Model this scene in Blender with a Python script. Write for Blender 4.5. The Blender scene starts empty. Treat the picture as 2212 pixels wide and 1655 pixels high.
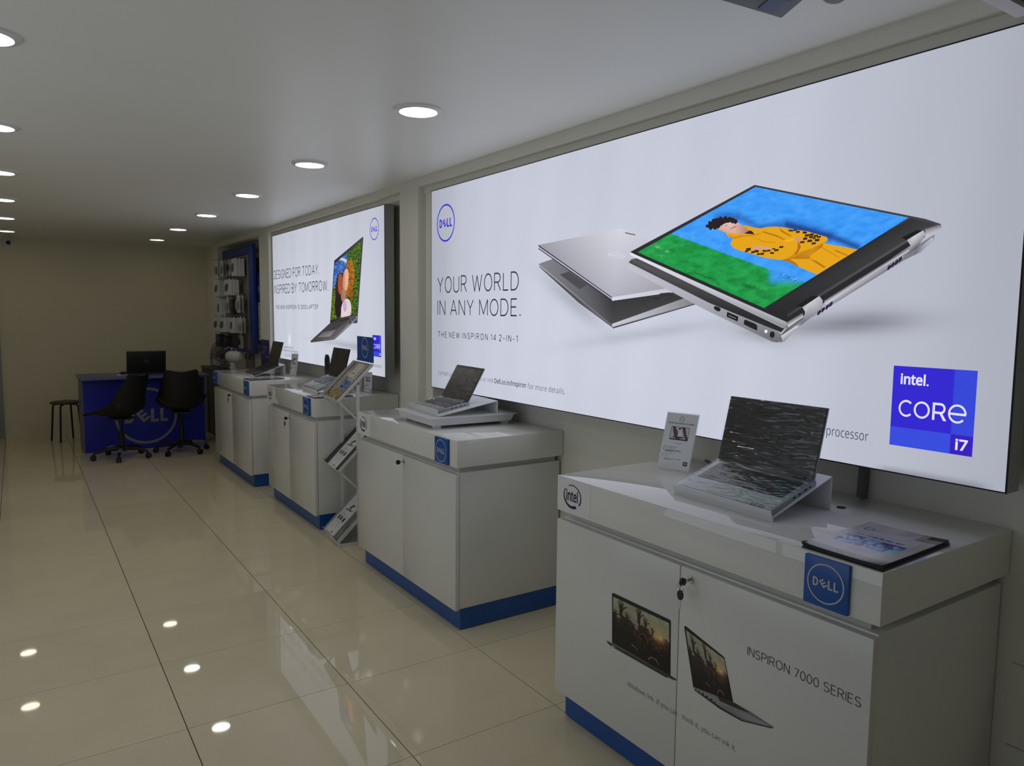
import bpy, bmesh, math, random
from math import sin, cos, pi, radians, sqrt, exp, hypot
from mathutils import Matrix, Vector
random.seed(7)
SC = bpy.context.scene
COL = SC.collection

# ------------------------------------------------------------------ camera
FPX, PITCH, ROLL, YAW, HC = 1591.0, 0.0929, 0.0098, 0.5923, 1.5
CR = (Matrix.Rotation(-YAW, 3, 'Z') @ Matrix.Rotation(pi/2-PITCH, 3, 'X') @ Matrix.Rotation(ROLL, 3, 'Z'))
cam_d = bpy.data.cameras.new('camera'); cam = bpy.data.objects.new('camera', cam_d); COL.objects.link(cam)
cam_d.sensor_fit = 'HORIZONTAL'; cam_d.sensor_width = 36.0; cam_d.lens = FPX*36.0/2212
cam_d.clip_start = 0.05; cam_d.clip_end = 60
cam.matrix_world = Matrix.Translation((0, 0, HC)) @ CR.to_4x4()
SC.camera = cam

# ------------------------------------------------------------------ world, lights, exposure
W = bpy.data.worlds.new('world'); SC.world = W; W.use_nodes = True
W.node_tree.nodes['Background'].inputs[0].default_value = (0.5, 0.52, 0.6, 1)
W.node_tree.nodes['Background'].inputs[1].default_value = 0.12
SC.view_settings.view_transform = 'Standard'; SC.view_settings.look = 'None'
SC.view_settings.exposure = 0.0; SC.view_settings.gamma = 1.0; SC.view_settings.use_curve_mapping = False
LAMP_E = 17.0          # radiance of the ceiling lamps' diffusers
SIGN_E = 1.0           # radiance scale of the backlit signs

# fill lamp added outside an assumed opening in the unseen left wall (assumed_window_1)
LD = bpy.data.lights.new('added_left_fill', 'AREA'); LD.shape = 'RECTANGLE'; LD.size = 1.5; LD.size_y = 4.4; LD.energy = 17.0; LD.color = (0.80, 0.88, 1.0)
LO = bpy.data.objects.new('added_left_fill', LD); COL.objects.link(LO); LO.location = (-1.6, 2.4, 1.15); LO.rotation_euler = (0, -pi/2-0.38, 0)

# ------------------------------------------------------------------ helpers
def s2l(v):
    v /= 255.0
    return v/12.92 if v <= 0.04045 else ((v+0.055)/1.055)**2.4
def C(r, g, b): return (s2l(r), s2l(g), s2l(b))
def mix(a, b, t):
    t = max(0.0, min(1.0, t)); return tuple(a[i]*(1-t)+b[i]*t for i in range(3))

def ray(u, v): return CR @ Vector(((u-1106)/FPX, -(v-827.5)/FPX, -1.0))
def on(u, v, ax, val):
    d = ray(u, v); o = Vector((0, 0, HC)); t = (val-o[ax])/d[ax]; return o+d*t

MATS = {}
def mat(name, col, rough=0.5, metal=0.0, spec=0.5, coat=0.0, var=0.0, vscale=8.0, bump=0.0, bscale=60.0, alpha=1.0,
        emit=None, estr=1.0, stretch=None, objrand=0.0, trans=0.0):
    if name in MATS: return MATS[name]
    m = bpy.data.materials.new(name); m.use_nodes = True; nt = m.node_tree; n = nt.nodes; l = nt.links
    b = n['Principled BSDF']
    b.inputs['Base Color'].default_value = (*col, 1); b.inputs['Roughness'].default_value = rough
    b.inputs['Metallic'].default_value = metal; b.inputs['Specular IOR Level'].default_value = spec
    b.inputs['Coat Weight'].default_value = coat; b.inputs['Coat Roughness'].default_value = 0.05
    b.inputs['Alpha'].default_value = alpha
    if trans: b.inputs['Transmission Weight'].default_value = trans
    tc = n.new('ShaderNodeTexCoord')
    src = tc.outputs['Object']
    if stretch:
        mp = n.new('ShaderNodeMapping'); mp.inputs['Scale'].default_value = stretch; l.new(src, mp.inputs[0]); src = mp.outputs[0]
    if var or objrand:
        nz = n.new('ShaderNodeTexNoise'); nz.inputs['Scale'].default_value = vscale; nz.inputs['Detail'].default_value = 5
        l.new(src, nz.inputs[0])
        mr = n.new('ShaderNodeMapRange'); mr.inputs[1].default_value = 0.3; mr.inputs[2].default_value = 0.7
        mr.inputs[3].default_value = 1-var; mr.inputs[4].default_value = 1+var*0.6; l.new(nz.outputs[0], mr.inputs[0])
        f = mr.outputs[0]
        if objrand:
            oi = n.new('ShaderNodeObjectInfo'); m2 = n.new('ShaderNodeMapRange'); m2.inputs[3].default_value = 1-objrand; m2.inputs[4].default_value = 1.0
            l.new(oi.outputs['Random'], m2.inputs[0]); mm = n.new('ShaderNodeMath'); mm.operation = 'MULTIPLY'
            l.new(f, mm.inputs[0]); l.new(m2.outputs[0], mm.inputs[1]); f = mm.outputs[0]
        vm = n.new('ShaderNodeVectorMath'); vm.operation = 'SCALE'; vm.inputs[0].default_value = col; l.new(f, vm.inputs[3])
        l.new(vm.outputs[0], b.inputs['Base Color'])
    if bump:
        nz = n.new('ShaderNodeTexNoise'); nz.inputs['Scale'].default_value = bscale; nz.inputs['Detail'].default_value = 4
        l.new(src, nz.inputs[0]); bp = n.new('ShaderNodeBump'); bp.inputs['Strength'].default_value = bump; bp.inputs['Distance'].default_value = 0.004
        l.new(nz.outputs[0], bp.inputs['Height']); l.new(bp.outputs[0], b.inputs['Normal'])
    if emit:
        b.inputs['Emission Color'].default_value = (*emit, 1); b.inputs['Emission Strength'].default_value = estr
    MATS[name] = m; return m

def attr_mat(name, lit, rough=0.35, gain=1.0):
    m = bpy.data.materials.new(name); m.use_nodes = True; n = m.node_tree.nodes; l = m.node_tree.links
    b = n['Principled BSDF']; a = n.new('ShaderNodeAttribute'); a.attribute_name = 'Col'
    b.inputs['Roughness'].default_value = rough
    if lit:
        b.inputs['Base Color'].default_value = (0.02, 0.02, 0.02, 1); b.inputs['Specular IOR Level'].default_value = 0.2
        l.new(a.outputs[0], b.inputs['Emission Color']); b.inputs['Emission Strength'].default_value = gain*SIGN_E
    else:
        l.new(a.outputs[0], b.inputs['Base Color'])
    MATS[name] = m; return m
LIT = attr_mat('backlit_print', True)
INK = attr_mat('printed_ink', False, 0.4)
GLOSSINK = attr_mat('glossy_print', False, 0.12)

RM = {}
class MB:
    def __init__(s): s.v = []; s.f = []; s.c = []; s.cur = (0.8, 0.8, 0.8); s.sm = []; s.smooth = False
    def color(s, c): s.cur = c; return s
    def add(s, vs, fs, cs=None):
        b = len(s.v); s.v += [Vector(p) for p in vs]; s.c += (list(cs) if cs else [s.cur]*len(vs))
        s.f += [tuple(b+i for i in f) for f in fs]; s.sm += [s.smooth]*len(fs); return s
    def poly(s, pts, cs=None):
        if cs and not isinstance(cs[0], (tuple, list)): cs = [cs]*len(pts)
        return s.add(pts, [tuple(range(len(pts)))], cs)
    def box(s, x0, x1, y0, y1, z0, z1):
        return s.add([(x0,y0,z0),(x1,y0,z0),(x1,y1,z0),(x0,y1,z0),(x0,y0,z1),(x1,y0,z1),(x1,y1,z1),(x0,y1,z1)],
                     [(0,3,2,1),(4,5,6,7),(0,1,5,4),(1,2,6,5),(2,3,7,6),(3,0,4,7)])
    def cbox(s, o, a, b, c):
        o, a, b, c = map(Vector, (o, a, b, c))
        vs = [o, o+a, o+a+b, o+b, o+c, o+a+c, o+a+b+c, o+b+c]
        return s.add(vs, [(0,3,2,1),(4,5,6,7),(0,1,5,4),(1,2,6,5),(2,3,7,6),(3,0,4,7)])
    def prism(s, pts, d):
        n = len(pts); d = Vector(d); a = [Vector(p) for p in pts]
        return s.add(a+[p+d for p in a], [tuple(range(n-1,-1,-1)), tuple(range(n,2*n))]+[(i,(i+1)%n,n+(i+1)%n,n+i) for i in range(n)])
    def tube(s, pts, r, n=10, cap=True):
        P = [Vector(p) for p in pts]; rs = r if isinstance(r, (list, tuple)) else [r]*len(P)
        up = None; rings = []
        for i, p in enumerate(P):
            t = (P[min(i+1, len(P)-1)]-P[max(i-1, 0)]).normalized()
            if up is None: up = Vector((0,0,1)) if abs(t.z) < 0.9 else Vector((1,0,0))
            a = t.cross(up).normalized(); b = a.cross(t).normalized(); up = b
            rings.append([p+(a*cos(2*pi*k/n)+b*sin(2*pi*k/n))*rs[i] for k in range(n)])
        vs = [q for g in rings for q in g]; fs = []
        for i in range(len(P)-1):
            for k in range(n): fs.append((i*n+k, i*n+(k+1)%n, (i+1)*n+(k+1)%n, (i+1)*n+k))
        if cap: fs += [tuple(range(n-1,-1,-1)), tuple((len(P)-1)*n+k for k in range(n))]
        old = s.smooth; s.smooth = True; s.add(vs, fs); s.smooth = old; return s
    def lathe(s, prof, c=(0,0,0), axis=(0,0,1), n=24):
        ax = Vector(axis).normalized(); u = ax.cross(Vector((1,0,0)) if abs(ax.x) < .9 else Vector((0,1,0))).normalized(); w = ax.cross(u)
        c = Vector(c); vs = [c+ax*h+(u*cos(2*pi*k/n)+w*sin(2*pi*k/n))*max(r,1e-5) for r, h in prof for k in range(n)]; fs = []
        for i in range(len(prof)-1):
            for k in range(n): fs.append((i*n+k, i*n+(k+1)%n, (i+1)*n+(k+1)%n, (i+1)*n+k))
        old = s.smooth; s.smooth = True; s.add(vs, fs); s.smooth = old; return s
    def ring(s, f, r0, r1, n=48, a0=0.0, a1=2*pi, col=None):
        vs = []; fs = []
        for i in range(n+1):
            t = a0+(a1-a0)*i/n
            ra = r0(i/n) if callable(r0) else r0; rb = r1(i/n) if callable(r1) else r1
            vs += [f(ra*cos(t), ra*sin(t)), f(rb*cos(t), rb*sin(t))]
            if i: fs.append((2*i-2, 2*i-1, 2*i+1, 2*i))
        return s.add(vs, fs, [col or s.cur]*len(vs))
    def grid(s, f, nu, nv, colf=None, close=False):
        vs = []; cs = []; fs = []
        for j in range(nv+1):
            for i in range(nu+1):
                vs.append(f(i/nu, j/nv)); cs.append(colf(i/nu, j/nv) if colf else s.cur)
        for j in range(nv):
            for i in range(nu):
                a = j*(nu+1)+i; fs.append((a, a+1, a+nu+2, a+nu+1))
        return s.add(vs, fs, cs)

def obj(name, mb, m, parent=None, world=True, bevel=0.0, colors=False, segs=2, tag=None, recalc=True, sharp=35):
    M = Matrix.Identity(4)
    if parent is not None:
        r = parent
        while r.parent: r = r.parent
        if world and r.name in RM: M = RM[r.name].inverted()
    me = bpy.data.meshes.new(name); vs = [M @ v for v in mb.v] if parent is not None and world else mb.v
    me.from_pydata([tuple(v) for v in vs], [], mb.f)
    if colors:
        ca = me.color_attributes.new('Col', 'FLOAT_COLOR', 'POINT')
        for i, c in enumerate(mb.c): ca.data[i].color = (c[0], c[1], c[2], 1)
    else:
        me.polygons.foreach_set('use_smooth', [x or bevel > 0 for x in mb.sm])
        if recalc or bevel:
            bm = bmesh.new(); bm.from_mesh(me)
            if recalc: bmesh.ops.recalc_face_normals(bm, faces=bm.faces)
            if bevel:
                es = [e for e in bm.edges if len(e.link_faces) == 2 and e.calc_face_angle(0) > 0.6]
                bmesh.ops.bevel(bm, geom=es, offset=bevel, segments=segs, profile=0.5, affect='EDGES', clamp_overlap=True)
            bm.to_mesh(me); bm.free()
        if any(mb.sm) or bevel:
            try: me.set_sharp_from_angle(angle=radians(sharp))
            except Exception: pass
    me.materials.append(m); me.update()
    o = bpy.data.objects.new(name, me); COL.objects.link(o)
    if parent is not None: o.parent = parent
    if tag: settag(o, *tag)
    return o
def settag(o, label, cat, group=None):
    o['label'] = label; o['category'] = cat
    if group: o['group'] = group
    return o
def thing(name, label, cat, loc=(0,0,0), rz=0.0, group=None):
    o = bpy.data.objects.new(name, None); COL.objects.link(o); o.location = loc; o.rotation_euler = (0,0,rz); o.empty_display_size = .05
    RM[o.name] = Matrix.Translation(loc) @ Matrix.Rotation(rz, 4, 'Z'); return settag(o, label, cat, group)
def struct(name, mb, m, **k):
    o = obj(name, mb, m, **k); o['kind'] = 'structure'; return o
def sole(name, mb, m, label, cat, group=None, **k):
    """a one-mesh thing whose origin sits at its base"""
    xs = [v.x for v in mb.v]; ys = [v.y for v in mb.v]; zs = [v.z for v in mb.v]
    L = Vector(((min(xs)+max(xs))/2, (min(ys)+max(ys))/2, min(zs)))
    mb.v = [v-L for v in mb.v]; o = obj(name, mb, m, **k); o.location = L; settag(o, label, cat, group); return o

# text as flat geometry, fitted to a rectangle of a plane
_TC = {}
import os
FONT = None
try:
    _fp = os.path.join(bpy.utils.system_resource('DATAFILES'), 'fonts', 'NotoSansMath-Regular.woff2')      # a plain sans face Blender itself ships with
    if os.path.exists(_fp): FONT = bpy.data.fonts.load(_fp)
except Exception: FONT = None
def glyphs(txt, off=0.0, spacing=1.0):
    k = (txt, off, spacing)
    if k in _TC: return _TC[k]
    cu = bpy.data.curves.new('lettering', 'FONT'); cu.body = txt; cu.size = 1.0; cu.offset = off; cu.resolution_u = 4; cu.space_character = spacing; cu.fill_mode = 'FRONT'
    if FONT: cu.font = FONT
    ob = bpy.data.objects.new('lettering', cu); COL.objects.link(ob)
    me = bpy.data.meshes.new_from_object(ob); vs = [v.co.copy() for v in me.vertices]; fs = [tuple(p.vertices) for p in me.polygons]
    bpy.data.objects.remove(ob); bpy.data.meshes.remove(me); bpy.data.curves.remove(cu)
    x0 = min(v.x for v in vs); x1 = max(v.x for v in vs); y0 = min(v.y for v in vs); y1 = max(v.y for v in vs)
    r = ([((v.x-x0)/(x1-x0), (v.y-y0)/(y1-y0)) for v in vs], fs, (x1-x0)/(y1-y0)); _TC[k] = r; return r
def text(mb, txt, f, col, off=0.0, spacing=1.0, flip=False):
    P, F, asp = glyphs(txt, off, spacing)
    F2 = [t if not flip else tuple(reversed(t)) for t in F]
    mb.add([f(a, b) for a, b in P], F2, [col]*len(P))
def _arc(cx, cy, rx, ry, a0, a1, n=10): return [(cx+rx*cos(radians(a0+(a1-a0)*i/n)), cy+ry*sin(radians(a0+(a1-a0)*i/n))) for i in range(n+1)]
def _o(w): return _arc(w/2, .5, w/2, .5, 0, 360, 28)
SF = {'I': (.0, [[(0,0),(0,1)]]), 'L': (.42, [[(0,1),(0,0),(.42,0)]]), 'E': (.46, [[(.46,1),(0,1),(0,0),(.46,0)],[(0,.52),(.41,.52)]]), 'F': (.44, [[(.44,1),(0,1),(0,0)],[(0,.5),(.4,.5)]]),
 'T': (.56, [[(0,1),(.56,1)],[(.28,1),(.28,0)]]), 'N': (.56, [[(0,0),(0,1),(.56,0),(.56,1)]]), 'M': (.72, [[(0,0),(0,1),(.36,.08),(.72,1),(.72,0)]]), 'W': (.92, [[(0,1),(.23,0),(.46,.95),(.69,0),(.92,1)]]),
 'A': (.64, [[(0,0),(.32,1),(.64,0)],[(.1,.31),(.54,.31)]]), 'Y': (.6, [[(0,1),(.3,.45),(.6,1)],[(.3,.45),(.3,0)]]), 'O': (.68, [_arc(.34,.5,.34,.5,0,360,28)]),
 'D': (.6, [[(0,0),(0,1),(.24,1)]+_arc(.24,.5,.36,.5,90,-90,14)+[(0,0)]]), 'P': (.5, [[(0,0),(0,1),(.26,1)]+_arc(.26,.735,.24,.265,90,-90,10)+[(0,.47)]]),
 'R': (.54, [[(0,0),(0,1),(.27,1)]+_arc(.27,.74,.24,.26,90,-90,10)+[(0,.48)],[(.27,.48),(.54,0)]]), 'B': (.52, [[(0,0),(0,1),(.26,1)]+_arc(.26,.755,.21,.245,90,-90,10)+[(0,.51)],[(.26,.51)]+_arc(.27,.255,.25,.255,90,-90,10)+[(0,0)]]),
 'S': (.52, [_arc(.26,.745,.24,.255,25,270,14)[:-1]+_arc(.26,.25,.25,.25,90,-155,14)]), 'G': (.62, [_arc(.33,.5,.33,.5,38,300,20)+[(.6,.2),(.62,.46),(.36,.46)]]),
 'U': (.56, [[(0,1),(0,.28)]+_arc(.28,.28,.28,.28,180,360,14)+[(.56,1)]]), 'H': (.56, [[(0,0),(0,1)],[(.56,0),(.56,1)],[(0,.5),(.56,.5)]]),
 '0': (.48, [_arc(.24,.5,.24,.5,0,360,24)]), '1': (.2, [[(0,.82),(.2,1),(.2,0)]]), '2': (.48, [_arc(.24,.74,.24,.26,165,-30,12)+[(0,0),(.48,0)]]), '3': (.48, [[(.02,1),(.46,1),(.22,.6)]+_arc(.22,.3,.26,.3,90,-150,12)]),
 '4': (.52, [[(.4,0),(.4,1),(0,.27),(.52,.27)]]), '5': (.48, [[(.44,1),(.08,1),(.04,.54)]+_arc(.22,.32,.26,.32,130,-150,12)]), '7': (.46, [[(0,1),(.46,1),(.14,0)]]), '-': (.3, [[(0,.4),(.3,.4)]]), '.': (.05, [[(0,0),(0,.07)],[(.05,0),(.05,.07)],[(.025,0),(.025,.07)]])}
def stroke(mb, txt, f, col, w=.07, track=.2, aspect=1.0):
    """monoline capitals fitted to the unit square of f; w = stroke weight over cap height, aspect = true width / cap height of the line"""
    x = 0.0; segs = []
    for ch in txt:
        if ch == ' ': x += .34; continue
        wd, L = SF[ch]; segs += [[(x+a, b) for a, b in l] for l in L]; x += wd+track
    tot = x-track; k = aspect/tot; h = w/2
    for l in segs:
        P = [(a*k, w/2+b*(1-w)) for a, b in l]; n = len(P); closed = hypot(P[0][0]-P[-1][0], P[0][1]-P[-1][1]) < 1e-6
        for i in range(n-1):
            a, b = Vector(P[i]), Vector(P[i+1]); d = b-a
            if d.length < 1e-7: continue
            d.normalize(); nn = Vector((-d.y, d.x))*h
            e0 = d*h*(.55 if i > 0 or closed else 0); e1 = d*h*(.55 if i < n-2 or closed else 0)
            mb.poly([f((q.x)/aspect, q.y) for q in (a-e0+nn, a-e0-nn, b+e1-nn, b+e1+nn)], col)
def wallrect(X, bl, tr, layer=1, sgn=-1):
    """rectangle on a plane of constant X between two picture corners -> map (a,b)"""
    p = on(*bl, 0, X); q = on(*tr, 0, X); x = X+sgn*layer*0.0006
    return lambda a, b: Vector((x, p.y+(q.y-p.y)*a, p.z+(q.z-p.z)*b))
def wp(X, u, v, layer=1):
    p = on(u, v, 0, X); return Vector((X-layer*0.0006, p.y, p.z))

# the ringed word emblem: ring and four letters, in unit coordinates
def bar(p, q, w):
    d = Vector((q[0]-p[0], q[1]-p[1])); n = Vector((-d.y, d.x)).normalized()*w/2
    return [(p[0]+n.x, p[1]+n.y), (p[0]-n.x, p[1]-n.y), (q[0]-n.x, q[1]-n.y), (q[0]+n.x, q[1]+n.y)]
def emblem(mb, f, col, ring=True, w=0.085, heavy=1.0, letters=True):
    mb.cur = col
    if ring: mb.ring(f, 1.0-w, 1.0, 64, col=col)
    if not letters: return
    t = 0.095*heavy; h = 0.235
    # D
    n = 12; xo = -0.69; out = []; inn = []; r = h
    for i in range(n+1):
        k = -pi/2+pi*i/n; out.append((xo+0.12+(r-.045)*cos(k), r*sin(k))); inn.append((xo+0.12+(r-t-.03)*cos(k)*.9, (r-t)*sin(k)))
    for i in range(n): mb.poly([f(*out[i]), f(*out[i+1]), f(*inn[i+1]), f(*inn[i])], col)
    mb.poly([f(xo, -h), f(xo+0.12, -h), f(xo+0.12, -h+t), f(xo, -h+t)], col)
    mb.poly([f(xo, h-t), f(xo+0.12, h-t), f(xo+0.12, h), f(xo, h)], col)
    mb.poly([f(xo, -h+t), f(xo+t, -h+t), f(xo+t, h-t), f(xo, h-t)], col)
    # tilted E
    A = radians(38); cx, cy = -0.125, -0.005
    def R(x, y): return (cx+x*cos(A)-y*sin(A), cy+x*sin(A)+y*cos(A))
    e0, eh, ew = -0.12, 0.2, 0.28; tt = t*.85
    def q(x0, x1, y0, y1): mb.poly([f(*R(x0,y0)), f(*R(x1,y0)), f(*R(x1,y1)), f(*R(x0,y1))], col)
    q(e0, e0+tt, -eh, eh); q(e0+tt, e0+ew, -eh, -eh+tt); q(e0+tt, e0+ew, -tt*.5, tt*.5); q(e0+tt, e0+ew-.02, eh-tt, eh)
    # L L
    for x in (0.135, 0.44):
        mb.poly([f(x, -h), f(x+t, -h), f(x+t, h), f(x, h)], col); mb.poly([f(x+t, -h), f(x+0.25, -h), f(x+0.25, -h+t), f(x+t, -h+t)], col)
def frame_map(o, u, v): 
    o, u, v = Vector(o), Vector(u), Vector(v); return lambda a, b: o+u*a+v*b
def swoosh(mb, f, col):
    """oval swoosh round a five-letter word, unit radius"""
    g = lambda a, b: f(a*1.0, b*0.86)
    mb.ring(g, lambda t: 0.93-0.05*t, lambda t: 1.0, 40, radians(118), radians(-38), col)
    mb.ring(g, lambda t: 0.93-0.17*t, lambda t: 1.0+.02*t, 40, radians(142), radians(298), col)
    text(mb, 'intel', lambda a, b: f(-0.70+1.32*a, -0.36+0.84*b), col, 0.018)

# ------------------------------------------------------------------ materials
M_wall = mat('wall_paint', C(226,224,212), 0.7, var=0.03, vscale=3, bump=0.05, bscale=200)
M_back = mat('back_wall_paint', C(222,217,190), 0.7, var=0.03, vscale=2)
M_ceil = mat('ceiling_paint', C(243,243,239), 0.36, var=0.02, vscale=2)
M_tile = mat('vitrified_tile', C(228,216,184), 0.03, spec=0.5, var=0.05, vscale=3, objrand=0.05)
M_grout = mat('tile_joint', C(88,76,60), 0.9)
M_lam = mat('white_laminate', C(222,222,217), 0.2, var=0.02, vscale=5)
M_top = mat('gloss_white_laminate', C(232,232,227), 0.022, spec=0.6, var=0.015, vscale=5)
M_edge = mat('pale_edge_band', C(200,200,192), 0.4)
M_dark = mat('dark_gap', C(30,30,30), 0.8)
M_blue = mat('blue_laminate', C(24,82,156), 0.28, var=0.04, vscale=6)
M_plq = mat('blue_acrylic', C(20,84,168), 0.3)
M_plqw = mat('plaque_lettering', C(205,205,205), 0.45)
M_chrome = mat('chrome', C(200,200,200), 0.2, metal=1.0)
M_blk = mat('black_plastic', C(22,22,23), 0.45)
M_alu = mat('grey_powder_coat', C(150,154,150), 0.4)
M_gasket = mat('black_gasket', C(12,12,16), 0.6)
M_wplastic = mat('white_plastic', C(225,226,228), 0.25)
M_acr = mat('milky_acrylic', C(230,233,235), 0.08, spec=0.6, alpha=0.82)
M_clear = mat('clear_acrylic', C(235,240,242), 0.04, spec=0.8, alpha=0.22)
M_wmetal = mat('white_painted_metal', C(215,215,208), 0.35, var=0.04, vscale=20)
M_silver = mat('silver_laptop_shell', C(160,162,166), 0.35, metal=0.6)
M_darkshell = mat('dark_laptop_shell', C(40,40,44), 0.4)
M_key = mat('black_keycap', C(18,18,20), 0.5)
M_film = mat('wrapped_screen', C(30,30,32), 0.10, spec=0.8, bump=1.0, bscale=14, stretch=(1,1.0,4.5))
M_filmb = mat('wrinkled_film', C(150,152,156), 0.1, spec=0.9, bump=1.0, bscale=22, stretch=(1,3.5,1), alpha=0.22)
M_filmdk = mat('wrinkled_film_dark', C(90,92,94), 0.12, spec=0.9, bump=1.0, bscale=22, stretch=(1,3.5,1))
M_chair = mat('black_chair_plastic', C(10,10,11), 0.6)
M_castor = mat('black_nylon', C(20,20,21), 0.5)
M_wrap = mat('clear_wrapping', C(190,190,190), 0.15, spec=0.9, alpha=0.35, bump=1.0, bscale=60)
M_desk = mat('royal_blue_laminate', C(34,40,175), 0.4, var=0.04)
M_desktop = mat('grey_desk_top', C(92,92,138), 0.35)
M_paper = mat('white_paper', C(225,225,225), 0.6)
M_peg = mat('pegboard_grey', C(130,130,126), 0.6, bump=0.3, bscale=150)
M_navy = mat('dark_navy_panel', C(20,22,40), 0.4)

# ------------------------------------------------------------------ room shell
XL, XW, XB, YN, YB, ZC = -1.3, 2.28, 2.11, -1.5, 10.386, 2.335
TX, TY, GX, GY = 0.6062, 0.5903, 0.451, 2.7437
fl = struct('floor', MB().box(XL-.1, XW+.1, YN-.1, YB+.1, -0.12, -0.004), M_grout)
i0 = math.floor((XL-GX)/TX); i1 = math.ceil((XW-GX)/TX); j0 = math.floor((YN-GY)/TY); j1 = math.ceil((YB-GY)/TY)
gx, gy = 0.0018, 0.0011
for i in range(i0, i1):
    for j in range(j0, j1):
        x0 = max(XL, GX+i*TX+gx); x1 = min(XW, GX+(i+1)*TX-gx); y0 = max(YN, GY+j*TY+gy); y1 = min(YB, GY+(j+1)*TY-gy)
        if x1-x0 < .01 or y1-y0 < .01: continue
        mb = MB().box(x0, x1, y0, y1, -0.01, 0.0)
        obj('tile', mb, M_tile, parent=fl)
struct('ceiling', MB().box(XL-.1, XW+.1, YN-.1, YB+.1, ZC, ZC+0.1), M_ceil)
struct('wall_right', MB().box(XW, XW+.1, YN-.1, YB+.1, 0, ZC), M_wall)
WY0, WY1, WZ0, WZ1 = 0.2, 4.6, 0.35, 2.15
struct('wall_left', MB().box(XL-.1, XL, YN-.1, WY0, 0, ZC).box(XL-.1, XL, WY1, YB+.1, 0, ZC).box(XL-.1, XL, WY0, WY1, 0, WZ0).box(XL-.1, XL, WY0, WY1, WZ1, ZC), M_wall)
wn = struct('assumed_window_1', MB().box(XL-.08, XL-.02, WY0, WY0+.05, WZ0, WZ1).box(XL-.08, XL-.02, WY1-.05, WY1, WZ0, WZ1).box(XL-.08, XL-.02, WY0, WY1, WZ0, WZ0+.05).box(XL-.08, XL-.02, WY0, WY1, WZ1-.05, WZ1).box(XL-.08, XL-.02, 2.37, 2.43, WZ0, WZ1), M_alu)  # unseen opening and frame, added to let the fill lamp in
struct('wall_back', MB().box(XL, XW, YB, YB+.1, 0, ZC), M_back)
struct('wall_front', MB().box(XL, XW, YN-.1, YN, 0, ZC), M_wall)
ZB = 2.284
struct('trim_1', MB().box(XB, XW, 0.6, YB, ZB, ZC), M_wall)                       # bulkhead over the signs
struct('trim_2', MB().box(XB, XW, 4.204, 4.466, 0, ZB), M_wall)                   # pier between the two signs
struct('trim_3', MB().box(XB, XW, 7.475, 7.82, 0, ZB), M_wall)                    # pier before the pegboard
struct('trim_4', MB().box(XB, XW, 9.68, YB, 0, ZB), M_wall)
struct('trim_7', MB().box(2.155, XW, 0.6, 4.204, 2.2475, ZB), M_wall)
struct('trim_8', MB().box(2.155, XW, 4.466, 7.475, 2.2495, ZB), M_wall)
struct('trim_9', MB().box(2.165, XW, 4.11, 4.204, 0, 2.2475), M_wall)
struct('trim_5', MB().box(XL, XB-.002, 0.855, 0.893, 2.25, ZC), mat('pale_fascia', C(226,222,226), .5))
struct('trim_6', MB().box(XL, XB-.002, 0.35, 0.853, 2.262, ZC), mat('dark_shutter_box', C(60,50,60), .5))
# faint joints of the wall cladding under the big sign
for k, zz in enumerate((.54, .30)):
    struct(f'trim_{10+k}', MB().box(XW-.0015, XW, .3, .86, zz, zz+.003), mat('cladding_joint', C(178,176,166), .8))
struct('baseboard_back', MB().box(-0.155, 1.0, YB-.012, YB, 0, 0.012), M_back)
dr = struct('door_1', MB().box(-1.05, -0.157, YB-.03, YB, 0.0, 2.06), mat('grey_door', C(150,156,160), .45), bevel=.004)
obj('door_rail', MB().box(-1.02, -0.19, YB-.034, YB-.03, 0.02, 0.11), M_alu, parent=dr)

# ceiling lamps ------------------------------------------------------
M_lamp = mat('lamp_diffuser', (1,1,1), 0.4, emit=(1.0, 0.95, 0.85), estr=LAMP_E)
ordn = ['nearest', 'second', 'third', 'fourth', 'fifth', 'farthest']
M_lamp2 = mat('lamp_diffuser_warm', (1,1,1), 0.4, emit=(1.0, 0.86, 0.62), estr=LAMP_E*.6)
def lamp(x, y, lab, m=None):
    t = thing('ceiling_downlight', lab, 'ceiling light', (x, y, ZC-.012), 0, 'round recessed downlights')
    obj('trim_ring', MB().lathe([(0.098, .012), (0.098, .006), (0.092, .002), (0.078, 0.0), (0.076, .004), (0.076, .012)], n=40), M_wplastic, t, world=False)
    obj('diffuser', MB().lathe([(0.0, 0.0062), (0.03, 0.0062), (0.0757, 0.0065), (.0757, .011)], n=40), m or M_lamp, t, world=False)
for k in range(6):
    lamp(1.4136, 2.811+1.3505*k, f'round recessed ceiling downlight, {ordn[k]} in the row closer to the lit signs', M_lamp2 if k > 4 else None)
    lamp(-0.0424, 2.83+1.3505*k, f'round recessed ceiling downlight, {ordn[k]} in the row farther from the lit signs', M_lamp2 if k > 3 else None)

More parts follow.
